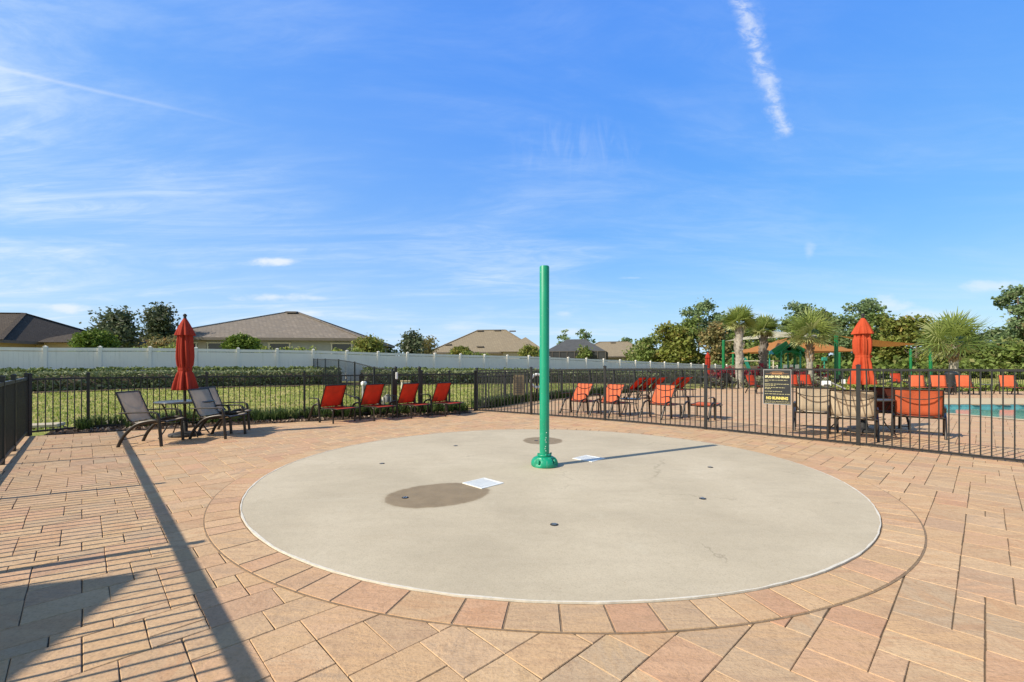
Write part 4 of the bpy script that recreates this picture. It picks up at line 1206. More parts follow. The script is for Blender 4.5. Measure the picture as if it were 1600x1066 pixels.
# left brown roof
h1 = house((-41.3, 35.5, .35), .08, 13.4, 12, 2.75, 5.2, 5.4, M_w1, M_sh1, 'house with dark brown hip roof and yellow wall at the far left', vents=((.2, .86),), wins=((2, 1.2, 1.7, 1.2),))
mb = MB(); q = [(6.4, -4, 2.75), (10.4, -4, 2.75), (10.4, 6, 2.75), (6.4, 6, 2.75), (6.6, 0, 3.7), (9.4, 0, 3.7)]; mb.add(q, [(0, 1, 5, 4), (1, 2, 5), (2, 3, 4, 5), (3, 0, 4), (3, 2, 1, 0)]); mb.build('lower_roof', M_sh1, h1)
mb = MB(); mb.box((8.2, 1, 1.37), (3.4, 9, 2.75)); mb.build('wing_wall', M_w1, h1)
for x in (-.8, 3.4, 5.2):
    mb = MB(); mb.tube([(x, -3.6, 3.4), (x, -3.6, 4.1-.12*x)], .06, 8); mb.build('vent_pipe', M_white, h1)
# centre-left grey house
h2 = house((-20.0, 41.0, .35),   .10, 15.0, 13.5, 3.15, 5.95, .8, M_w2, M_sh2, 'grey house with broad weathered brown hip roof behind the closed red umbrella', vents=((.2, .93),),
      wins=((-5.0, 1.30, 2.10, 1.4), (-2.9, 1.30, 2.10, 1.4), (1.6, 1.5, 2.10, 1.4), (6.2, 1.5, 2.10, 1.4)))
mb = MB(); mb.box((-3.95, -6.775, 1.5), (.6, .05, 2.9)); mb.build('porch_wall', M_w3, h2)
h3 = house((-3.0, 66.0, .2), -.12, 14.0, 13, 3.0, 6.45, 4.0, M_w3, M_sh3, 'tan roofed house left of the green post, roof vents along its ridge', vents=((-1.6, .93), (.9, .95), (3.2, .9), (-5.2, .30), (-.6, .2)))
mb = MB(); q = [(2.4, -9.0, 3.0), (8.4, -9.0, 3.0), (8.4, -1, 3.0), (2.4, -1, 3.0), (5.4, -4.5, 5.1), (5.4, -.5, 5.1)]; mb.add(q, [(0, 1, 4), (1, 2, 5, 4), (2, 3, 5), (3, 0, 4, 5), (3, 2, 1, 0)]); mb.build('wing_roof', M_sh3, h3)
mb = MB(); mb.box((5.4, -5, 1.49), (5.0, 7.2, 2.98)); mb.build('wing_wall', M_w3, h3)
# screened enclosure
e = empty('screen_enclosure', (gx(902, 70), 70, -.3), -.25, 'dark mesh pool enclosure with pyramid roof right of the green post', 'screen enclosure')
mb = MB(); W, D, H_ = 8.9, 7, 3.9
mb.box((0, 0, H_/2), (W, D, H_)); mb.build('screen_wall', M_screen, e)
mb = MB(); q = [(-W/2, -D/2, H_), (W/2, -D/2, H_), (W/2, D/2, H_), (-W/2, D/2, H_), (-1.6, 0, 5.85), (1.2, 0, 5.85)]; mb.add(q, [(0, 1, 5, 4), (1, 2, 5), (2, 3, 4, 5), (3, 0, 4)]); mb.build('screen_roof', m_basic('grey_screen_roof', (.07, .073, .08), .8, .15, 1.5, 0), e)
mb = MB()
for k in range(9): mb.box((-W/2+W*k/8, -D/2-.04, H_/2), (.08, .08, H_))
for z in (.9, H_-.05): mb.box((0, -D/2-.04, z), (W, .07, .07))
for k in range(5): mb.box((W/2+.04, -D/2+D*k/4, H_/2), (.08, .08, H_))
mb.build('frame', M_fascia, e)
house((gx(958, 84), 84, -.3), -.25, 13.6, 12, 3.35, 6.2, 5.0, M_w3, M_sh3, 'tan roofed house right of the dark screen enclosure', vents=((0, .9),))
house((gx(925, 125), 125, -.3), -.2, 12, 10, 2.7, 5.6, 3, M_w3, M_sh2, 'farthest low roof seen between the screen enclosure and the woodland')

# ------------------------------------------------------------------ garden trees beyond the white fence
def ball(px, Z, wpx, y0, y1, label, mat, n=2400, leaf=.13, name='round_tree', clump=.14, seed=1):
    x = gx(px, Z); zb = terr(x, Z); top = CAMH+(HY-y0)*Z/F-zb; r = wpx/F*Z/2; bot = max(.25, CAMH+(HY-y1)*Z/F-zb-.9)
    cz = (top+bot)/2; rz_ = (top-bot)/2
    bl = [(0, 0, cz, r*.90, r*.90, rz_*.92), (r*.25, .1, cz+rz_*.10, r*.68, r*.68, rz_*.78), (-r*.28, -.1, cz-.05, r*.66, r*.66, rz_*.78)]
    return tree((x, Z, zb), top, r, label, 'tree', mat, trunk_h=cz, tr=.09, n=int(n*2.6), leaf=leaf*.8, blobs=bl, name=name, clump=clump*.75, seed=seed, shell=.62)
ball(149, 24.5, 57, 514, 543, 'dense dark round clipped tree by the brown roofed house', L_round, 4200, .11)
ball(378, 26.5, 54, 520.5, 546, 'round clipped green tree in front of the grey house wall', L_round, 3600, .11, seed=2)
ball(577, 31, 47, 524, 551, 'rounded yellow-green tree right of the grey house', L_yellow, 2600, .14, clump=.25, seed=3)
ball(720, 36, 42, 540, 556, 'low rounded yellow-green tree in front of the tan roofed house', L_yellow, 2200, .13, seed=4)
ball(828, 37, 38, 537, 558, 'rounded tree half behind the green post', L_yellow, 2000, .13, seed=5)
def loose(px, Z, wpx, y0, label, mat, n=2600, leaf=.17, seed=1, clump=.33, tf=.55, name='tree', group=None, cat='tree', sq=1.0):
    x = gx(px, Z); zb = terr(x, Z); h = CAMH+(HY-y0)*Z/F-zb
    return tree((x, Z, zb), h, wpx/F*Z/2*1.08, label, cat, mat, trunk_h=h*tf, tr=h*.022, n=int(n*1.9), leaf=leaf*.85, name=name, clump=clump, seed=seed, group=group, squash=sq)
loose(180, 30, 56, 484, 'loose dark evergreen tree rising behind the round clipped tree', L_oak, 2500, .17, 11)
loose(247, 33, 35, 475, 'narrow upright dark evergreen tree left of the closed red umbrella', L_oak, 2400, .17, 12, sq=1.5)
loose(262, 29, 52, 527, 'low reddish-green bush tree between the evergreen and the grey house', L_brown, 900, .14, 13)
loose(645, 42, 34, 519, 'small dark evergreen tree between the grey house and the tan roof', L_oak, 1500, .2, 14, sq=1.3)
loose(667, 52, 26, 526, 'small brownish tree beside the tan roofed house', L_brown, 600, .22, 15)
loose(612, 48, 28, 545, 'low green bush at the right end of the grey house', L_wood, 500, .2, 16)
loose(912, 66, 20, 540, 'small green tree beside the screen enclosure', L_wood, 600, .28, 17)
loose(1004, 62, 26, 541, 'dark small tree in front of the far tan roof', L_wood, 700, .28, 18)
# climbing growth showing over the fence
rnd = random.Random(77)
for k, (px, lab) in enumerate(((245, 'sprigs of pale leaves over the fence left of the grey house'), (437, 'yellow-green vine sprigs over the white fence below the grey house'), (470, 'taller yellow-green sprigs over the white fence'), (532, 'yellow-green sprigs at the right end of the grey house'), (755, 'thin sprigs over the fence in front of the tan roofed house'))):
    n_ = (px-71)/(92.8-.04695*px); c = FN0+FND*n_+fnrm*.45; zb = fbase(n_)
    e = empty('vine', (c.x, c.y, zb), math.atan2(FND.y, FND.x), lab, 'vine', 'leafy sprigs growing over the white fence')
    bl = [(rnd.uniform(-1.1, 1.1)*.86, rnd.uniform(-.3, .3)*.5, 1.66+rnd.random()*.24, .35, .25, .16) for _ in range(7)]
    foliage('foliage', bl, 420, .09, L_lime, e, .10, .3)
    mb = MB()
    for q in bl: mb.tube([(q[0]*.6, q[1], 0), (q[0], q[1], q[2])], .012, 5)
    mb.build('stem', M_bark, e)

# ------------------------------------------------------------------ palms
def palm(px, Z, y_top, y_trunk, wpx, label, seed, thick=.19, boots=(.0, 1.0), tmat=M_pbark):
    rng = np.random.default_rng(seed); rnd = random.Random(seed)
    x = gx(px, Z); zb = -.05
    top = CAMH+(HY-y_top)*Z/F-zb; th = CAMH+(HY-y_trunk)*Z/F-zb; R_ = wpx/F*Z/2
    e = empty('fan_palm', (x, Z, zb), rnd.random()*6, label, 'palm tree', 'sabal palms beyond the deck')
    mb = MB(); prof = []
    n = 26
    for i in range(n+1):
        t = i/n; z = th*t; r = thick*(1.15-.2*t)
        if boots[0] < t <= boots[1]: r *= 1.12
        if t > .93: r *= .85
        prof.append((r*(1+.04*math.sin(i*2.3)), z))
    mb.lathe(prof, 14, fn=lambda r, z, a: r*(1+.05*math.sin(3*a+z*9)))
    tk = mb.build('trunk', tmat, e)
    # old leaf boots criss-crossing the upper trunk
    mb = MB()
    for k in range(70):
        t = boots[0]+(boots[1]-boots[0])*rnd.random(); a = rnd.random()*2*PI; z = th*t*.97; r = thick*1.05
        p0 = Vector((r*math.cos(a), r*math.sin(a), z)); a2 = a+rnd.uniform(-.5, .5)
        p1 = Vector((r*1.55*math.cos(a2), r*1.55*math.sin(a2), z+.22+.1*rnd.random()))
        mb.bar(p0, p1, .07, .03, up=(math.cos(a), math.sin(a), 0))
    mb.build('leaf_boots', M_boot if boots[0] > .3 else tmat, tk)
    V = []; Fc = []; A = []
    cr = top-th
    NF = 38
    for k in range(NF):
        az = k*2.399+rnd.uniform(-.25, .25); u = (k+.5)/NF
        el = math.radians(87-122*u+rnd.uniform(-9, 9))      # from upright to drooping
        L = R_*(.78+.18*rnd.random())*(1 if el > -.2 else .62)
        if el > .8: L = min(L, cr*.86)
        d = Vector((math.cos(az)*math.cos(el), math.sin(az)*math.cos(el), math.sin(el)))
        o0 = Vector((0, 0, th+.06*cr+.05*rnd.random())); hub = o0+d*L*.42
        side = d.cross(Vector((0, 0, 1)))
        side = side.normalized() if side.length > .05 else Vector((1, 0, 0)); nrm = side.cross(d)
        tw = rnd.uniform(-.9, .9); side, nrm = side*math.cos(tw)+nrm*math.sin(tw), nrm*math.cos(tw)-side*math.sin(tw)
        r = [rnd.random()**1.3, rnd.random()*.85, rnd.random()]  # lightness varied per frond, standing in for shadow within the crown
        if el < -.2: r[1] = .80+.2*rnd.random(); r[0] *= .4
        b = len(V); w = .018
        V += [tuple(o0+side*w), tuple(o0-side*w), tuple(hub-side*w), tuple(hub+side*w)]; A += [r]*4; Fc.append((b, b+1, b+2, b+3))
        ns = 19; sl = L*.74
        for s in range(ns):
            ph = math.radians(-112+224*s/(ns-1)); dd = (d*math.cos(ph)+side*math.sin(ph)+nrm*(.30*abs(math.sin(ph)))).normalized()
            ll = sl*(.70+.30*math.cos(ph*.8))*(.82+.28*rnd.random())
            m1 = hub+dd*ll*.55+Vector((0, 0, -.03*ll)); tip = hub+dd*ll+Vector((0, 0, -.22*ll*(.3+rnd.random())))
            sd = dd.cross(nrm).normalized()*(.034+.014*rnd.random())
            b = len(V); rr = [min(1, max(0, r[0]+rnd.uniform(-.2, .2))), r[1], r[2]]
            V += [tuple(hub-sd*.3), tuple(hub+sd*.3), tuple(m1+sd), tuple(m1-sd), tuple(tip+sd*.12), tuple(tip-sd*.12)]; A += [rr]*6
            Fc += [(b, b+1, b+2, b+3), (b+3, b+2, b+4, b+5)]
    obj_from('crown', np.array(V), np.array(Fc), L_palm, e, attr=A)
palm(1155, 29.2, 468, 508, 64, 'tall sabal palm with pale trunk, leftmost palm', 1, .19, (.25, 1.0))
palm(1193, 31.5, 481, 521, 62, 'sabal palm with dark trunk, just right of the leftmost palm', 2, .20, (.2, 1.0), m_basic('dark_palm_bark', (.20, .17, .145), .9, .35, 7, .8, dist=.03))
palm(1265, 30.0, 477, 530, 104, 'broad sabal palm with bushy brown boots, left of the orange umbrella', 3, .17, (.55, 1.0))
palm(1490, 29.0, 480, 542, 120, 'broad sabal palm across the pool at right', 4, .22, (.62, 1.0))

# ------------------------------------------------------------------ shrubs
def shrub(px, Z, w, h, label, mat, group, n=420, leaf=.09, name='shrub', zb=0, seed=0):
    rnd = random.Random(seed*13+5); x = gx(px, Z)
    e = empty(name, (x, Z, zb), rnd.random()*6, label, 'shrub', group)
    bl = [(rnd.uniform(-.3, .3)*w, rnd.uniform(-.25, .25)*w, h*(.45+.2*rnd.random()), w*.42, w*.42, h*.42) for _ in range(4)]
    foliage('foliage', bl, n, leaf, mat, e, .09, .45)
    mb = MB()
    for q in bl: mb.tube([(0, 0, 0), (q[0]*.6, q[1]*.6, q[2])], [.02, .01], 5)
    mb.build('stem', M_bark, e)
for k, px in enumerate((1122, 1137, 1152, 1168, 1184, 1202, 1219, 1236, 1251, 1266, 1280)):
    shrub(px, 30.8, .85, 1.28+.1*math.sin(k*2), 'red leaved shrub in the row behind the silver shrubs', L_redpl, 'red leaved shrubs beyond the deck', 420, .13, 'red_shrub', seed=k)
for k, px in enumerate((1116, 1132, 1149, 1166, 1183, 1201, 1220, 1238, 1256, 1274)):
    shrub(px, 29.4, 1.0, .72+.06*math.sin(k*3), 'silvery green mounded shrub along the back of the deck', L_silver, 'silver shrubs along the back of the deck', 520, .08, 'silver_shrub', seed=k+30)
for k in range(15):
    px = 1318+k*20; Z = 25.4
    shrub(px, Z, .75, .38+.1*math.sin(k*1.9), 'low lime green plant in the bed across the pool', L_lime, 'low plants in the bed across the pool', 240, .09, 'low_plant', seed=k+60)

# ------------------------------------------------------------------ playground
def pole(px, Z, y, label, r=.10):
    x = gx(px, Z); z = CAMH+(HY-y)*Z/F
    e = empty('shade_pole', (x, Z, -.1), 0, label, 'pole', 'green poles of the shade sails')
    mb = MB(); mb.tube([(0, 0, 0), (0, 0, z+.1)], r, 14); mb.build('shaft', M_greendk, e)
    mb = MB(); mb.lathe([(r*1.25, .05), (r*1.25, .55), (r, .6)], 14); mb.build('pad', M_rubber, e)
    mb = MB(); mb.lathe([(r*1.05, z+.04), (r*1.05, z+.10), (.01, z+.14)], 14); mb.build('cap', M_greendk, e)
    return Vector((x, Z, z-.05))
pA = pole(1130.5, 34, 532, 'green shade pole left of the leftmost palm', .105)
pB = pole(1242, 38.5, 527, 'green shade pole rising through the tan canopy', .11)
pC = pole(1306.5, 31.5, 523, 'thick green shade pole left of the orange umbrella', .125)
pD = pole(1454, 33.5, 538, 'green shade pole left of the big palm across the pool', .11)
pE = pole(1145.5, 50, 549, 'thinner far green pole beside the leftmost palm', .12)
pF = pole(1311.5, 47, 551, 'far green pole just behind the thick one', .13)
pG = pole(1423, 47, 546, 'far green pole behind the tan sail', .12)
def sail(name, a, b, c, bulge, mat, label):
    mb = MB(); N = 10; rows = []
    for i in range(N+1):
        row = []
        for j in range(N+1):
            u = i/N; v = j/N*(1-u); w = 1-u-v
            # inward-curved edges
            p = a*w+b*u+c*v
            cen = (a+b+c)/3; k = 1-.20*(4*u*v+4*u*w+4*v*w)*(1-27*u*v*w*.9)
            p = cen+(p-cen)*k; p = p+Vector((0, 0, bulge*27*u*v*w/3))
            row.append(tuple(p))
        rows.append(row)
    mb.sheet(rows); o = mb.build(name, mat); tag(o, label, 'shade sail')
sail('shade_sail', pA+Vector((.1, 0, 0)), pC, pB+Vector((0, 4, .95)), .5, M_cream, 'cream shade sail stretched across behind the palms')
sail('shade_sail', pC, pD, pG+Vector((-5, -1, .35)), -.9, M_tan, 'long tan shade sail between the green poles, right of the orange umbrella')
# hipped tan canopy
e = empty('shade_canopy', (gx(1235, 44), 44, 0), 0, 'large tan hipped shade canopy over the playhouse', 'shade canopy')
mb = MB(); rows = []; w = 4.3; zc, ze = 4.28, 2.72
N = 12
for i in range(N+1):
    row = []
    for j in range(N+1):
        u = -1+2*i/N; v = -1+2*j/N; r = max(abs(u), abs(v)); z = ze+(zc-ze)*(1-r)**1.12
        row.append((u*w, v*w, z))
    rows.append(row)
mb.sheet(rows); mb.build('canopy', M_tan, e)
for sx in (-1, 1):
    for sy in (-1, 1):
        mb = MB(); mb.tube([(sx*w*.62, sy*w*.62, 0), (sx*w*.62, sy*w*.62, 3.2)], .08, 10); mb.build('post', M_greendk, e)
e = empty('playhouse', (gx(1226, 38.6), 38.6, -.05), 0, 'green playhouse with gabled roof and posts under the tan canopy', 'playhouse', scale=.94)
mb = MB()
for s in (-1, 1): mb.bar((0, -.6, 3.42), (s*1.28, -.6, 2.62), .9, .12, up=(0, 1, 0))
for s in (-1, 1): mb.add([(0, -1.1, 3.40), (s*1.3, -1.1, 2.60), (s*1.3, 1.1, 2.60), (0, 1.1, 3.40)], [(0, 1, 2, 3)])
mb.build('roof', M_greendk, e)
for sx in (-1, 1):
    for sy in (-1, 1): mb = MB(); mb.tube([(sx*.85, sy*.9, 0), (sx*.85, sy*.9, 2.9)], .07, 10); mb.build('post', M_teal, e)
mb = MB(); mb.box((0, 0, 1.0), (1.9, 2.0, .1)); mb.build('deck', M_greendk, e)
for k, (x, w_) in enumerate(((-.55, .35), (0, .3), (.5, .35))):
    mb = MB(); mb.box((x, -1.0, 1.35), (w_, .05, .62), bev=.02); mb.build('panel', M_white, e)
mb = MB(); mb.tube(arc_pts([(.9*math.cos(t), -1.0, 2.35+.45*math.sin(t)) for t in (0, .5, 1.0, 1.57, 2.1, 2.6, PI)], 3), .05, 8); mb.build('arch', M_greendk, e)
e = empty('climbing_frame', (gx(1205, 41), 41, -.1), 0, 'cream rail climbing frame left of the playhouse', 'climbing frame')
mb = MB()
for x in (-.9, -.35, .2): mb.tube([(x, 0, 0), (x, 0, 1.95)], .06, 8)
mb.build('post', M_trim, e)
mb = MB(); mb.tube([(-2.6, 0, 1.95), (1.0, 0, 1.95)], .045, 8); mb.tube([(-1.0, 0, 1.45), (.4, 0, 1.45)], .04, 8); mb.build('rail', M_trim, e)
e = empty('slide', (gx(1169, 42), 42, -.1), 0, 'pale teal slide bar slanting down left of the second palm', 'slide')
mb = MB(); mb.bar((-.35, 0, 2.25), (.35, 0, .6), .5, .08); mb.build('chute', M_teal, e)
mb = MB(); mb.tube([(-.4, .2, 0), (-.4, .2, 2.3)], .05, 8); mb.build('post', M_teal, e)
e = empty('spring_rider', (gx(1288, 40), 40, -.1), 0, 'small teal play post right of the canopy', 'play equipment')
mb = MB(); mb.tube([(0, 0, 0), (0, 0, 2.0)], .06, 8); mb.build('post', M_teal, e)
mb = MB(); mb.box((0, 0, 2.1), (.5, .2, .35), bev=.06); mb.build('panel', M_teal, e)

# ------------------------------------------------------------------ woodland
wl = []
rnd = random.Random(21)
spec = [ # px, Z, width px, top y, material, kind words
 (1012, 66, 42, 527, L_wood, 'green'), (1038, 62, 46, 508, L_yellow, 'yellowing'), (1060, 60, 40, 512, L_yellow, 'yellow-green'),
 (1092, 70, 66, 479, L_pine, 'tall spreading pine'), (1075, 64, 44, 496, L_wood, 'green'), (1112, 58, 44, 505, L_brown, 'autumn brown'),
 (1135, 64, 48, 500, L_pine, 'pine'), (1160, 60, 54, 512, L_wood, 'green'), (1186, 66, 50, 508, L_pine, 'pine'),
 (1215, 60, 46, 530, L_wood, 'green'), (1250, 70, 52, 480, L_pine, 'tall pine'), (1232, 64, 40, 500, L_wood, 'green'), (1285, 64, 56, 489, L_wood, 'green'),
 (1312, 60, 50, 500, L_pine, 'pine'), (1355, 66, 60, 476, L_pine, 'tall spreading pine'), (1335, 60, 44, 500, L_wood, 'green'), (1378, 62, 46, 490, L_wood, 'green'),
 (1402, 58, 52, 500, L_yellow, 'yellowing'), (1432, 56, 66, 494, L_yellow, 'rounded yellowing'), (1462, 60, 50, 506, L_wood, 'green'),
 (1500, 62, 48, 520, L_wood, 'green'), (1532, 56, 52, 538, L_wood, 'green'), (1560, 60, 50, 520, L_pine, 'pine'),
 (1590, 54, 62, 458, L_pine, 'tall open pine'), (1618, 58, 60, 480, L_wood, 'green'), (1640, 52, 60, 500, L_brown, 'brown'), (1575, 48, 40, 534, L_wood, 'low green'), (1600, 50, 40, 545, L_brown, 'pale brown'),
 (1680, 56, 80, 490, L_wood, 'green'), (885, 140, 26, 519, L_pine, 'distant pine'), (915, 140, 28, 518, L_pine, 'distant pine'), (975, 110, 40, 532, L_pine, 'distant pine')]
nb_ = [s[5] for s in spec]
wh = {1012: 'at the left end of the woodland, above the far house roof', 1038: 'near the left end of the woodland', 1060: 'left of the tall spreading pine', 1092: 'rising highest left of the palms', 1075: 'just left under the tall spreading pine',
 1112: 'left of the first green shade pole', 1135: 'behind the first green shade pole', 1160: 'behind the leftmost palm trunk', 1186: 'behind the second palm', 1215: 'above the tan canopy left slope', 1250: 'standing behind the broad middle palm',
 1232: 'left behind the broad middle palm', 1285: 'right behind the broad middle palm', 1312: 'above the thick green shade pole', 1355: 'rising directly behind the orange umbrella', 1335: 'left of the orange umbrella top', 1378: 'right of the orange umbrella top',
 1402: 'above the tan sail', 1432: 'above the tan sail, left of the big right palm', 1462: 'behind the left fronds of the big right palm', 1500: 'behind the big right palm', 1532: 'under the right fronds of the big right palm', 1560: 'between the big right palm and the right edge',
 1590: 'tallest at the right edge of the photo', 1618: 'cut by the right edge, behind the tall open pine', 1640: 'beyond the right edge', 1575: 'low at the foot of the tall right edge pine', 1600: 'low at the right edge', 1680: 'outside the right edge', 885: 'far off just right of the green post', 915: 'far off over the screen enclosure', 975: 'far off over the right tan roof'}
for k, (px, Z, w, y, mat, kd) in enumerate(spec):
    x = gx(px, Z); zb = -.3; h = (CAMH+(HY-y)*Z/F-zb)*1.06; R_ = w/F*Z/2*1.15
    r2 = random.Random(k*7+3); bl = []
    tall = 'pine' in kd
    nb = 14 if not tall else 21
    for q in range(nb):
        if tall:
            t = .42+.58*((q+.5)/nb)**.8; sp = R_*(.35+.65*math.sin(PI*min(1, (1-t)*1.5+.12)))
            a = r2.random()*2*PI; rr = sp*r2.uniform(.15, .85); br = R_*r2.uniform(.15, .30)
            bl.append((rr*math.cos(a), rr*math.sin(a), h*t-br*.4, br, br, br*.55))
        else:
            t = .12+.80*(q+.5)/nb; sp = R_*(1-.75*max(0, t-.55)/.45); a = r2.random()*2*PI; rr = sp*r2.random()**.5*.82; br = R_*r2.uniform(.24, .44)
            bl.append((rr*math.cos(a), rr*math.sin(a), min(h*t, h-br*.6), br, br, br*.72))
    n = 4200 if Z < 80 else 600
    if tall: n = int(n*.85)
    nm = 'pine_tree' if tall else 'woodland_tree'
    tree((x, Z, zb), h, R_, kd+' tree '+wh[px], 'tree', mat, trunk_h=h*(.9 if tall else .6), tr=.18, n=n, leaf=.27 if Z < 80 else .5, blobs=bl, group='woodland trees beyond the playground', name=nm, clump=.42, seed=k, shell=.35)
# undergrowth as one mass along the foot of the woodland and a far woodland behind
rngm = np.random.default_rng(55)
bl = []
for k in range(70):
    px = 985+k*10.4; Z = 70+8*rngm.random(); h = 2.2+2.6*rngm.random(); bl.append((gx(px, Z), Z, h*.5, 1.3, 1.3, h*.55))
for k in range(60):
    px = 1120+k*9.4; Z = 52+4*rngm.random(); h = 1.4+1.3*rngm.random(); bl.append((gx(px, Z), Z, h*.4, .9, .9, h*.5))
p_, at = blob_points(bl, 30000, .4, .3, 14, rngm); p_[:, 2] = np.maximum(p_[:, 2], -.3)
v, f, r = leaves(p_, .36, 1.4, rng=rngm, attr_c=at)
tag(obj_from('undergrowth', v, f, L_wood, attr=r), 'dense dark green undergrowth at the foot of the woodland', 'undergrowth', kind='stuff')
bl = []
for k in range(150):
    px = -900+k*26; Z = 230+40*rngm.random(); h = 8+3*rngm.random(); h = h if px > 960 else 4.5+1.5*rngm.random()
    bl.append((gx(px, Z), Z, h*.4, 8, 6, h*.55))
p_, at = blob_points(bl, 22000, 1.3, .3, 14, rngm); p_[:, 2] = np.maximum(p_[:, 2], -.3)
v, f, r = leaves(p_, 1.6, 1.4, rng=rngm, attr_c=at)
tag(obj_from('distant_woodland', v, f, L_wood, attr=r), 'distant tree line on the horizon', 'woodland', kind='stuff')

# ------------------------------------------------------------------ open shelter behind and left of the camera, throws the corner shadow
e = empty('picnic_shelter', (-5.88, 1.26, 0), 0, 'flat roofed open shelter just outside the left edge, casting the dark corner shadow', 'shelter')
u1 = Vector((-.96, -.28)); u2 = Vector((.25, -.97)); S1, S2 = 5.0, 4.5
c = [Vector((0, 0)), u1*S1, u1*S1+u2*S2, u2*S2]
mb = MB(); mb.add([(q.x, q.y, 2.92) for q in c]+[(q.x, q.y, 3.04) for q in c], [(3, 2, 1, 0), (4, 5, 6, 7), (0, 1, 5, 4), (1, 2, 6, 5), (2, 3, 7, 6), (3, 0, 4, 7)])
bpy.context.view_layer.update(); mb.build('roof', M_sh2, e)
for q in (u1*.5+u2*.5, u1*(S1-.5)+u2*.5, u1*(S1-.5)+u2*(S2-.5), u1*.5+u2*(S2-.5)):
    mb = MB(); mb.box((q.x, q.y, 1.46), (.14, .14, 2.92)); mb.build('post', M_trim, e)

# ------------------------------------------------------------------ world
SUN_DIR = Vector((-.883*math.cos(math.radians(38.4)), -.469*math.cos(math.radians(38.4)), math.sin(math.radians(38.4))))
w = bpy.data.worlds.new('World'); scene.world = w; w.use_nodes = True
b = NB(w.node_tree)
out = b.n('ShaderNodeOutputWorld'); bg = b.n('ShaderNodeBackground')
sky = b.n('ShaderNodeTexSky'); sky.sky_type = 'NISHITA'; sky.sun_disc = False
sky.sun_elevation = math.radians(38.4)
# blender: rotation measured from +Y toward +X (clockwise)
sky.sun_rotation = math.atan2(SUN_DIR.x, SUN_DIR.y)
sky.altitude = 0; sky.air_density = 1.0; sky.dust_density = 0.3; sky.ozone_density = 2.5
SKYS = 0.13
tc = b.n('ShaderNodeTexCoord').outputs['Generated']
x, y, z = b.sep(tc)
ys_ = b.math('MAXIMUM', y, .05)
u = b.math('DIVIDE', x, ys_); v = b.math('DIVIDE', z, ys_)
front = b.smooth(y, .02, .2)
# cirrus on a plane overhead
zp = b.math('ADD', b.math('MAXIMUM', z, 0.0), .12)
cu_ = b.comb(b.math('DIVIDE', x, zp), b.math('DIVIDE', y, zp), 0.0)
c1 = b.noise(b.mapping(cu_, (.55, 1.5, 1), (0, 0, .45)), .9, 7, .62, .9)
c2 = b.noise(b.mapping(cu_, (.35, .35, 1)), .8, 3, .5)
leftw = b.math('SUBTRACT', 1.0, b.smooth(u, -.55, .55))
lw = b.math('ADD', .30, b.math('MULTIPLY', leftw, .70))
cir = b.math('MULTIPLY', b.math('MULTIPLY', b.smooth(c1, .36, .70), b.smooth(c2, .30, .62)), lw)
cir = b.math('MULTIPLY', cir, .80)
veil = b.math('MULTIPLY', b.math('MULTIPLY', leftw, b.smooth(z, .75, .05)), .16)
c3 = b.noise(b.mapping(cu_, (1.1, 3.4, 1), (0, 0, .7)), 1.6, 7, .68, 1.3)
cir = b.math('MULTIPLY', cir, b.math('ADD', .55, b.math('MULTIPLY', b.smooth(c3, .35, .65), .75)))
cir = b.math('ADD', cir, b.math('MULTIPLY', b.smooth(z, .26, .0), .22))
cir = b.math('ADD', cir, veil)
def seg_mask(ax, ay, bx, by, w0, w1, soft, nz_amp, nz_scale):
    L = math.hypot(bx-ax, by-ay); dx, dy = (bx-ax)/L, (by-ay)/L
    nz = b.math('MULTIPLY', b.math('SUBTRACT', b.noise(b.comb(u, v, 1.3), nz_scale, 5, .65), .5), nz_amp)
    pu = b.math('SUBTRACT', u, ax); pv = b.math('SUBTRACT', v, ay)
    t = b.math('ADD', b.math('MULTIPLY', pu, dx/L), b.math('MULTIPLY', pv, dy/L))
    d = b.math('ABSOLUTE', b.math('ADD', b.math('SUBTRACT', b.math('MULTIPLY', pu, dy), b.math('MULTIPLY', pv, dx)), nz))
    wd = b.math('ADD', w0, b.math('MULTIPLY', t, w1-w0))
    m_ = b.math('SUBTRACT', 1.0, b.smooth(b.math('DIVIDE', d, wd), 1-soft, 1.0+soft*.3))
    ends = b.math('MULTIPLY', b.smooth(t, -.02, .03), b.math('SUBTRACT', 1.0, b.smooth(t, .95, 1.0)))
    return b.math('MULTIPLY', m_, ends)
tr1 = seg_mask(.455, .98, .607, .50, .040, .020, 1.3, .075, 20)
br = b.smooth(b.noise(b.mapping(b.comb(u, v, 0.0), (18, 36, 1), (0, 0, .5)), 1.0, 6, .68, .6), .36, .62)
tr1 = b.math('MULTIPLY', tr1, b.math('ADD', .10, b.math('MULTIPLY', br, .50)))
tr2 = b.math('MULTIPLY', seg_mask(-1.16, .665, -.55, .525, .0060, .005, 1.2, .004, 6), b.math('SUBTRACT', .30, b.math('MULTIPLY', b.smooth(u, -1.1, -.55), .28)))
tr2 = b.math('MAXIMUM', tr2, 0.0)
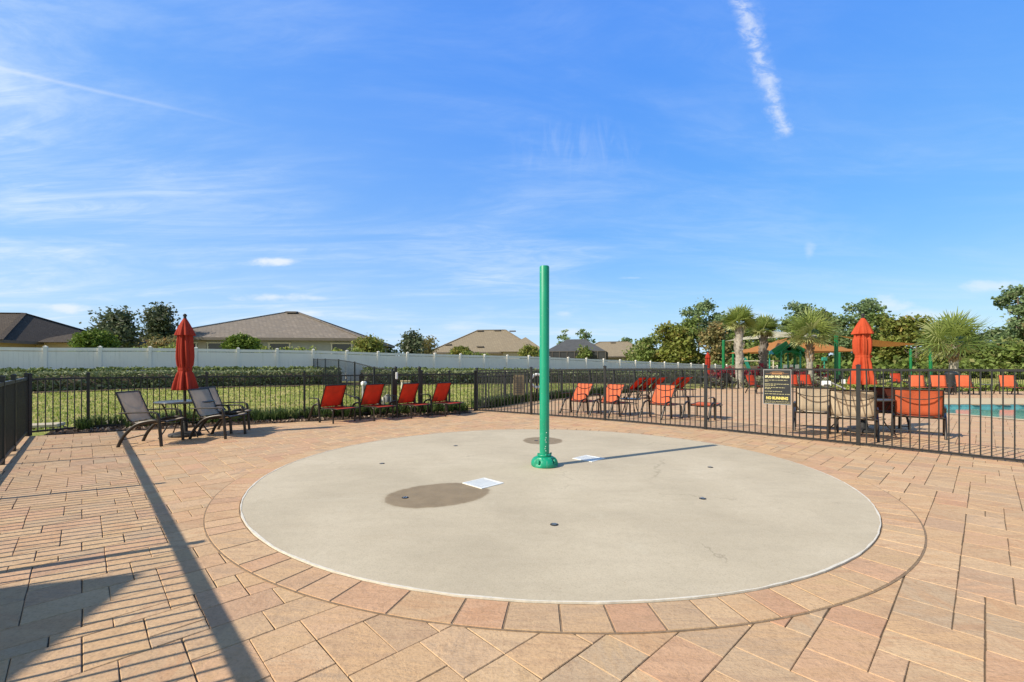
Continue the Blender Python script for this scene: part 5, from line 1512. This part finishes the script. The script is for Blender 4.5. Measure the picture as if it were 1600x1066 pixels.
# ribbed wisps in the middle
rib = b.noise(b.mapping(b.comb(u, v, 0.0), (24, 7, 1), (0, 0, .5)), 1.0, 5, .6, 1.2)
def ell(cu, cv, ru, rv, soft=.5, nz=.5, sc=22):
    du = b.math('DIVIDE', b.math('SUBTRACT', u, cu), ru); dv = b.math('DIVIDE', b.math('SUBTRACT', v, cv), rv)
    r = b.math('SQRT', b.math('ADD', b.math('MULTIPLY', du, du), b.math('MULTIPLY', dv, dv)))
    n_ = b.math('MULTIPLY', b.math('SUBTRACT', b.noise(b.mapping(b.comb(u, v, cu*3), (1, 2.2, 1)), sc, 5, .6), .5), nz*2.4)
    return b.math('SUBTRACT', 1.0, b.smooth(b.math('ADD', r, n_), 1-soft, 1.0))
wis = b.math('MULTIPLY', b.math('MULTIPLY', ell(.155, .485, .20, .085, .95, .4, 8), b.smooth(rib, .36, .85)), .17)
cl = b.math('MULTIPLY', ell(-.522, .231, .058, .013, .9, .7), .8)
for (a_, c_, ru, rv, k) in ((-.53, .152, .085, .010, .7), (-.99, .128, .075, .012, .75), (-.44, .150, .03, .006, .5), (-.46, .115, .05, .010, .55), (.83, .135, .075, .020, .6), (.93, .115, .085, .016, .5), (1.06, .178, .07, .013, .55),
                            (.52, .10, .09, .020, .4), (.13, .075, .08, .010, .35), (.12, .117, .02, .008, .4), (-.12, .085, .06, .008, .3), (.66, .255, .014, .020, .3), (.27, .195, .03, .004, .3)):
    cl = b.math('MAXIMUM', cl, b.math('MULTIPLY', ell(a_, c_, ru*1.2, rv*1.15, .98, .95, 15), k*.85))
spec_ = b.math('MULTIPLY', b.math('MAXIMUM', b.math('MAXIMUM', tr1, tr2), b.math('MAXIMUM', wis, cl)), front)
hs = b.n('ShaderNodeHueSaturation'); hs.inputs['Hue'].default_value = .502; hs.inputs['Saturation'].default_value = 1.22; hs.inputs['Value'].default_value = 1.0
b.set(hs.inputs['Color'], sky.outputs[0])
sr = b.sep(hs.outputs[0])
skc = b.comb(b.math('MULTIPLY', b.math('POWER', sr[0], .67), 1.02), b.math('MULTIPLY', b.math('POWER', sr[1], .5), 1.85), b.math('MULTIPLY', b.math('POWER', sr[2], .10), 5.3))
cc = (4.6, 5.5, 6.5)
col = b.mix(b.math('MINIMUM', cir, 1.0), skc, cc)
col = b.mix(spec_, col, (5.7, 6.0, 6.3))
# upper sky above the view dimmed and warmed to cut blue fill light
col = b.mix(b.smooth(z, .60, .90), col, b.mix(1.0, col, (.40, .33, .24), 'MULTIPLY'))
col = b.mix(b.smooth(y, .1, -.5), col, b.mix(1.0, col, (1.40, 1.10, .78), 'MULTIPLY'))   # sky behind the camera tinted brighter and warmer, added as fill light
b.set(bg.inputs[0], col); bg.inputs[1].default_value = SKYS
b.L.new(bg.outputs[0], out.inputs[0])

sl = bpy.data.lights.new('sun', 'SUN'); sl.energy = 4.7; sl.angle = math.radians(.6); sl.color = (1.0, .915, .76)
so = bpy.data.objects.new('sun', sl); COL.objects.link(so); so.rotation_euler = (-SUN_DIR).to_track_quat('-Z', 'Y').to_euler(); so.location = (-10, -5, 12)

cam = bpy.data.cameras.new('camera'); co = bpy.data.objects.new('camera', cam); COL.objects.link(co)
co.location = (0, 0, CAMH); co.rotation_euler = (PI/2, 0, 0)
cam.sensor_width = 36; cam.lens = 36*F/1600; cam.shift_y = (HY-533)/1600; cam.clip_end = 5000; cam.clip_start = .05
scene.camera = co
vs_ = scene.view_settings; vs_.view_transform = 'Standard'; vs_.look = 'None'; vs_.exposure = 0.3; vs_.gamma = 1.0
for o in COL.objects:
    if o.get('_used'): del o['_used']
